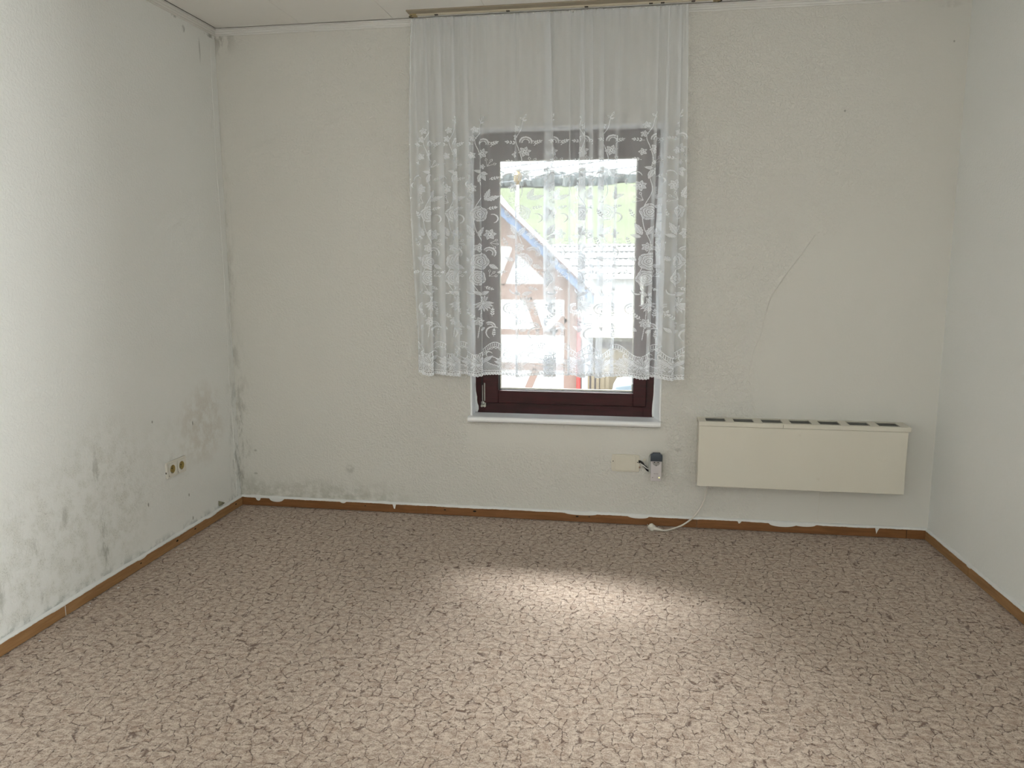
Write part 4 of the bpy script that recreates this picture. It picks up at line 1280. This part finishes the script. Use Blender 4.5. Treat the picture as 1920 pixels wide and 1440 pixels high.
# ================================================================== PAINT FLAKES ON THE CARPET
rf = random.Random(21)
spots = []
for k in range(26):
    spots.append((rf.uniform(-1.45, 0.25), D - TH - 0.006 - abs(rf.gauss(0, 0.012)), rf.uniform(0.002, 0.0045)))
for y in (2.49, 2.51, 2.22, 3.05, 3.10, 2.66):
    spots.append((xl(y) + TH + rf.uniform(0.012, 0.05), y, rf.uniform(0.003, 0.006)))
for k in range(4): spots.append((rf.uniform(0.3, 1.2), D - TH - 0.02 - rf.random() * 0.04, 0.003))
flake_me = []
for v in range(3):
    n = 6
    pts = [(math.cos(2 * PI * k / n) * rf.uniform(0.6, 1.2), math.sin(2 * PI * k / n) * rf.uniform(0.5, 1.0)) for k in range(n)]
    V = [(p[0], p[1], 0.0) for p in pts] + [(p[0] * 0.9, p[1] * 0.9, 0.35) for p in pts]
    F = [tuple(range(n))[::-1], tuple(range(n, 2 * n))] + [(k, (k + 1) % n, n + (k + 1) % n, n + k) for k in range(n)]
    me = mesh('paint_flake', V, F); me.materials.append(M['white_paint']); flake_me.append(me)
for k, (x, y, r) in enumerate(spots):
    side = 'left' if x < xl(y) + 0.1 else 'back'
    o = bpy.data.objects.new('paint_flake', flake_me[k % 3]); COL.objects.link(o)
    o.location = (x, y, 0.0002); o.rotation_euler = (0, 0, rf.uniform(0, 6)); o.scale = (r, r, r)
    if side == 'left': tag(o, 'tiny white paint flake on the carpet beside the left skirting board', 'flake', 'paint flakes by the left skirting board')
    else: tag(o, 'tiny white paint flake on the carpet at the foot of the back skirting board', 'flake', 'paint flakes by the back skirting board')

# ================================================================== OUTDOORS
GZ = -3.0
# ground, hill
def land():
    xs = np.linspace(-160, 160, 81); ys = np.concatenate([np.linspace(4.5, 60, 24), np.linspace(66, 420, 60)])
    V = []
    for y in ys:
        for x in xs:
            t = max(0.0, (y - 45) / 160)
            z = GZ + 22.5 * min(1.15, t) ** 1.1 * (1 + 0.05 * math.sin(x * 0.03 + 1)) + (0.4 * math.sin(x * 0.1) * math.sin(y * 0.07) if y > 50 else 0)
            V.append((x, y, z))
    nx = len(xs)
    F = [(j * nx + i, j * nx + i + 1, (j + 1) * nx + i + 1, (j + 1) * nx + i) for j in range(len(ys) - 1) for i in range(nx - 1)]
    o = link('hillside', mesh('hillside', V, F), M['grass'], smooth=True)
    tag(o, 'pale green grassy hillside rising far beyond the window', 'hill', kind='structure')
    r = random.Random(2)
    bm = bmesh.new()
    for k in range(520):
        x = -75 + 150 * r.random(); y = 205 + 30 * r.random()
        s = r.uniform(1.6, 3.2)
        z = GZ + 22.5 * min(1.15, (y - 45) / 160) ** 1.1
        M4 = Matrix.Translation((x, y, z + s * 0.55)) @ Matrix.Diagonal((s * 0.8, s * 0.8, s * r.uniform(0.7, 1.1), 1))
        bmesh.ops.create_icosphere(bm, subdivisions=1, radius=1.0, matrix=M4)
    for v in bm.verts: v.co += Vector((r.uniform(-.3, .3), 0, r.uniform(-.3, .3)))
    me = bpy.data.meshes.new('woodland'); bm.to_mesh(me); bm.free()
    tag(link('woodland', me, M['trees']), 'hazy grey-green woodland along the top of the far hill', 'trees', kind='stuff')
land()
yard = MB().box(-14, 14, 4.3, 44, GZ - 0.1, GZ + 0.02).build('yard', M['gravel'])
tag(yard, 'gravel yard between the houses', 'yard', kind='structure')
MB().box(-30, 30, -40, -2.0, GZ - 0.1, GZ).build('street', M['gravel'])['kind'] = 'structure'

# --- half-timbered house
HYF = 12.0
hs = thing('timber_framed_house', (-3.5, HYF + 2, GZ), label='white half-timbered house gable with brown beams and sky-tinted slate roof, seen left through the window', cat='house')
SL = 0.948
def verge(x): return 2.161 + (-2.126 - x) * SL
RIDGE = -5.2
poly = [(-9.6, GZ), (-0.93, GZ), (-0.93, verge(-0.93) - 0.18), (RIDGE, verge(RIDGE) - 0.18), (-9.6, verge(RIDGE) - 0.18 - (RIDGE + 9.6) * SL)]
poly[-1] = (-9.47, verge(RIDGE) - 0.18 - 4.27 * SL); poly[0] = (-9.47, GZ)
def shear_prism(poly, y0, y1, k, name, mat, parent):
    n = len(poly)
    cx = -5.2
    V = [(p[0], y0, p[1]) for p in poly] + [(cx + (p[0] - cx) * k, y1, p[1] if p[1] < 0 else p[1]) for p in poly]
    F = [tuple(range(n)), tuple(range(n, 2 * n))[::-1]] + [(j, n + j, n + (j + 1) % n, (j + 1) % n) for j in range(n)]
    me = mesh(name, V, F)
    bm = bmesh.new(); bm.from_mesh(me); bmesh.ops.recalc_face_normals(bm, faces=bm.faces[:]); bm.to_mesh(me); bm.free()
    return link(name, me, mat, parent)
shear_prism(poly, HYF, HYF + 7, 0.62, 'wall', M['plaster_out'], hs)
# roof slabs (front verge at HYF - 0.45)
for s in (1, -1):
    def rp(x): return (RIDGE + s * (x - RIDGE))
    a, b = RIDGE, -0.66
    poly = [(rp(a), verge(a)), (rp(b), verge(b)), (rp(b), verge(b) - 0.15), (rp(a), verge(a) - 0.15)]
    shear_prism(poly, HYF - 0.45, HYF + 7.3, 0.66, 'roof_slope', M['slate'], hs)
    poly = [(rp(a), verge(a) + 0.03), (rp(b), verge(b) + 0.03), (rp(b), verge(b) - 0.005), (rp(a), verge(a) - 0.005)]
    shear_prism(poly, HYF - 0.50, HYF - 0.38, 1.0, 'verge_trim', M['verge_trim'], hs)
    b = -0.95
    poly = [(rp(a), verge(a) - 0.15), (rp(b), verge(b) - 0.15), (rp(b), verge(b) - 0.52), (rp(a), verge(a) - 0.52)]
    shear_prism(poly, HYF - 0.06, HYF + 0.02, 1.0, 'barge_board', M['beam'], hs)
# single slates of the verge that shows
for k in range(16):
    x = -2.9 + k * 0.14
    V0 = Vector((x, 0, verge(x) + 0.012)); d = Vector((1, 0, -SL)).normalized(); nn = Vector((SL, 0, 1)).normalized()
    pts = [V0, V0 + d * 0.20, V0 + d * 0.20 + nn * 0.018, V0 + nn * 0.018]
    MB().prism([(p.x, p.z) for p in pts], 'y', HYF - 0.44, HYF + 0.3).build('slate', M['slate'], hs)
def beam(x0, z0, x1, z1, w):
    d = Vector((x1 - x0, z1 - z0)).normalized(); n = Vector((-d.y, d.x)) * w / 2
    pts = [(x0 + n.x, z0 + n.y), (x1 + n.x, z1 + n.y), (x1 - n.x, z1 - n.y), (x0 - n.x, z0 - n.y)]
    MB().prism(pts, 'y', HYF - 0.035, HYF + 0.02).build('beam', M['beam'], hs)
beam(-1.03, GZ, -1.03, 0.72, 0.20)
beam(-8.5, 1.595, -1.75, 1.595, 0.20)
beam(-9.3, 0.80, -0.93, 0.80, 0.235)
beam(-9.3, 0.178, -1.12, 0.178, 0.085)
beam(-9.3, -0.360, -1.12, -0.360, 0.11)
beam(-9.3, -1.6, -1.12, -1.6, 0.20)
beam(-1.862, 1.50, -2.11, 0.91, 0.10)
beam(-1.69, 0.70, -1.515, 0.21, 0.11)
beam(-1.12, 0.40, -1.33, 0.17, 0.11)
beam(-1.56, -0.40, -2.05, -1.55, 0.105)
for x in (-3.0, -5.2, -7.4): beam(x, GZ, x, 1.5 if x != -5.2 else 4.2, 0.2)
beam(-3.1, 0.7, -3.9, -1.5, 0.12); beam(-4.3, 2.6, -3.0, 1.6, 0.12)
# red and white down pipes at the corner
MB().cyl((-0.895, HYF - 0.12, -0.75), (-0.895, HYF - 0.12, 0.42), 0.033, n=10).build('red_pipe', M['red'], hs)
MB().cyl((-0.80, HYF - 0.12, GZ), (-0.80, HYF - 0.12, 0.80), 0.045, n=10).build('down_pipe', M['barn_wall'], hs)

# --- barn with corrugated roof
bn = thing('barn', (0.0, 33, GZ), label='long grey-roofed farm building with pale walls behind the half-timbered house', cat='building')
MB().box(-6.0, 7.0, 30.4, 38, GZ, 0.70).build('wall', M['barn_wall'], bn)
rows = []
n = 260
xs_ = [-6.3 + 13.6 * k / n for k in range(n + 1)]
for (y, z) in ((30.0, 0.76), (34.2, 1.87), (38.4, 0.76)):
    rows.append([(x, y, z + 0.035 * math.sin(x * 2 * PI / 0.21)) for x in xs_])
MB().quadstrip(rows).build('corrugated_roof', M['corrugated'], bn)
MB().box(-6.3, 7.3, 34.1, 34.3, 1.86, 1.93).build('ridge_cap', M['barn_wall'], bn)
MB().box(-6.3, 7.3, 29.93, 30.03, 0.56, 0.74).build('fascia', M['barn_wall'], bn)
for k in range(3):
    z = 0.98 + 0.28 * k
    MB().box(-6.3, 7.3, 30.9 + 1.05 * k - 0.03, 30.9 + 1.05 * k + 0.03, z + 0.04, z + 0.075).build('roof_batten', M['corrugated'], bn)
# --- lower shed
sh = thing('lean_to_shed', (0.3, 26, GZ), label='low weathered shed with straw-coloured roof in front of the pale barn wall', cat='shed')
MB().prism([(25.2, GZ), (25.2, -1.22), (27.6, -0.62), (27.6, GZ)], 'x', -1.9, 4.2).build('wall', M['shed_dark'], sh)
MB().prism([(24.8, -1.28), (24.8, -1.16), (27.8, -0.45), (27.8, -0.57)], 'x', -2.1, 4.4).build('roof', M['yellow_roof'], sh)
for x in (-1.2, 0.2, 1.6):
    d = MB().box(x, x + 0.9, 25.14, 25.22, GZ, -1.55).build('door', M['log'], sh)
# --- fence
fn = thing('picket_fence', (-1.2, 22.5, GZ), label='short weathered picket fence beside the parked car in the yard', cat='fence')
for k in range(11):
    x = -2.3 + k * 0.14
    MB().prism([(x, GZ), (x + 0.08, GZ), (x + 0.08, -1.75), (x + 0.04, -1.68), (x, -1.75)], 'y', 22.5, 22.53).build('picket', M['log'], fn)
for z in (-2.6, -1.95):
    MB().box(-2.35, -0.80, 22.53, 22.58, z, z + 0.09).build('fence_rail', M['log'], fn)
# --- car
ca = thing('parked_car', (1.4, 22.4, GZ), label='pale blue car parked in the yard, seen at the lower right of the window', cat='car')
cx0 = -0.72
prof = [(0.0, 0.30), (0.02, 0.62), (0.12, 0.80), (0.95, 0.92), (1.55, 1.33), (2.7, 1.38), (3.45, 1.02), (3.95, 0.92), (4.05, 0.60), (4.05, 0.30)]
MB().prism([(cx0 + a, GZ + b) for a, b in prof], 'y', 21.7, 23.3, 0.06).build('body', M['car'], ca, smooth=True)
for pts in ([(1.12, 0.95), (1.60, 1.28), (2.08, 1.31), (2.08, 0.95)], [(2.16, 0.95), (2.16, 1.31), (2.65, 1.31), (3.2, 1.0), (3.15, 0.95)]):
    MB().prism([(cx0 + a, GZ + b) for a, b in pts], 'y', 21.685, 23.315).build('side_window', M['car_glass'], ca)
V = [(cx0 + 1.0, 21.85, GZ + 0.965), (cx0 + 1.0, 23.15, GZ + 0.965), (cx0 + 1.53, 23.1, GZ + 1.335), (cx0 + 1.53, 21.9, GZ + 1.335)]
link('windscreen', mesh('windscreen', V, [(0, 1, 2, 3)]), M['car_glass'], ca)
for x in (0.75, 3.25):
    for y in (21.66, 23.14):
        MB().cyl((cx0 + x, y, GZ + 0.32), (cx0 + x, y + 0.2, GZ + 0.32), 0.31, n=20).build('wheel', M['tyre'], ca)
# --- pole with yellow cap, overhead cables
pl = thing('yellow_capped_pole', (-4.55, 30, GZ), label='slim pole with yellow cap rising behind the slate roof', cat='pole')
MB().cyl((-4.55, 29.0, GZ), (-4.50, 29.0, 3.98), 0.11, 0.07, n=10).build('shaft', M['rail_cream'], pl)
MB().tube([(-4.50, 29.0, 3.98), (-4.50, 29.0, 4.12), (-4.47, 29.0, 4.32), (-4.47, 29.0, 4.50)], [0.07, 0.13, 0.15, 0.06], 10).build('cap', M['yellow'], pl)
for k, (za, zb, zc) in enumerate(((4.29, 4.58, 'lowest'), (4.62, 4.95, 'middle'), (4.90, 5.26, 'topmost'))):
    pts = []
    for i in range(25):
        x = -16 + 32 * i / 24
        z = za + (zb - za) * (x + 4.05) / 3.0
        pts.append((x, 30 + 0.2 * k, z))
    o = MB().tube(pts, 0.018, 6).build('overhead_cable', M['cable'])
    tag(o, zc + ' of the three thin overhead cables crossing the white sky', 'cable', 'overhead cables')
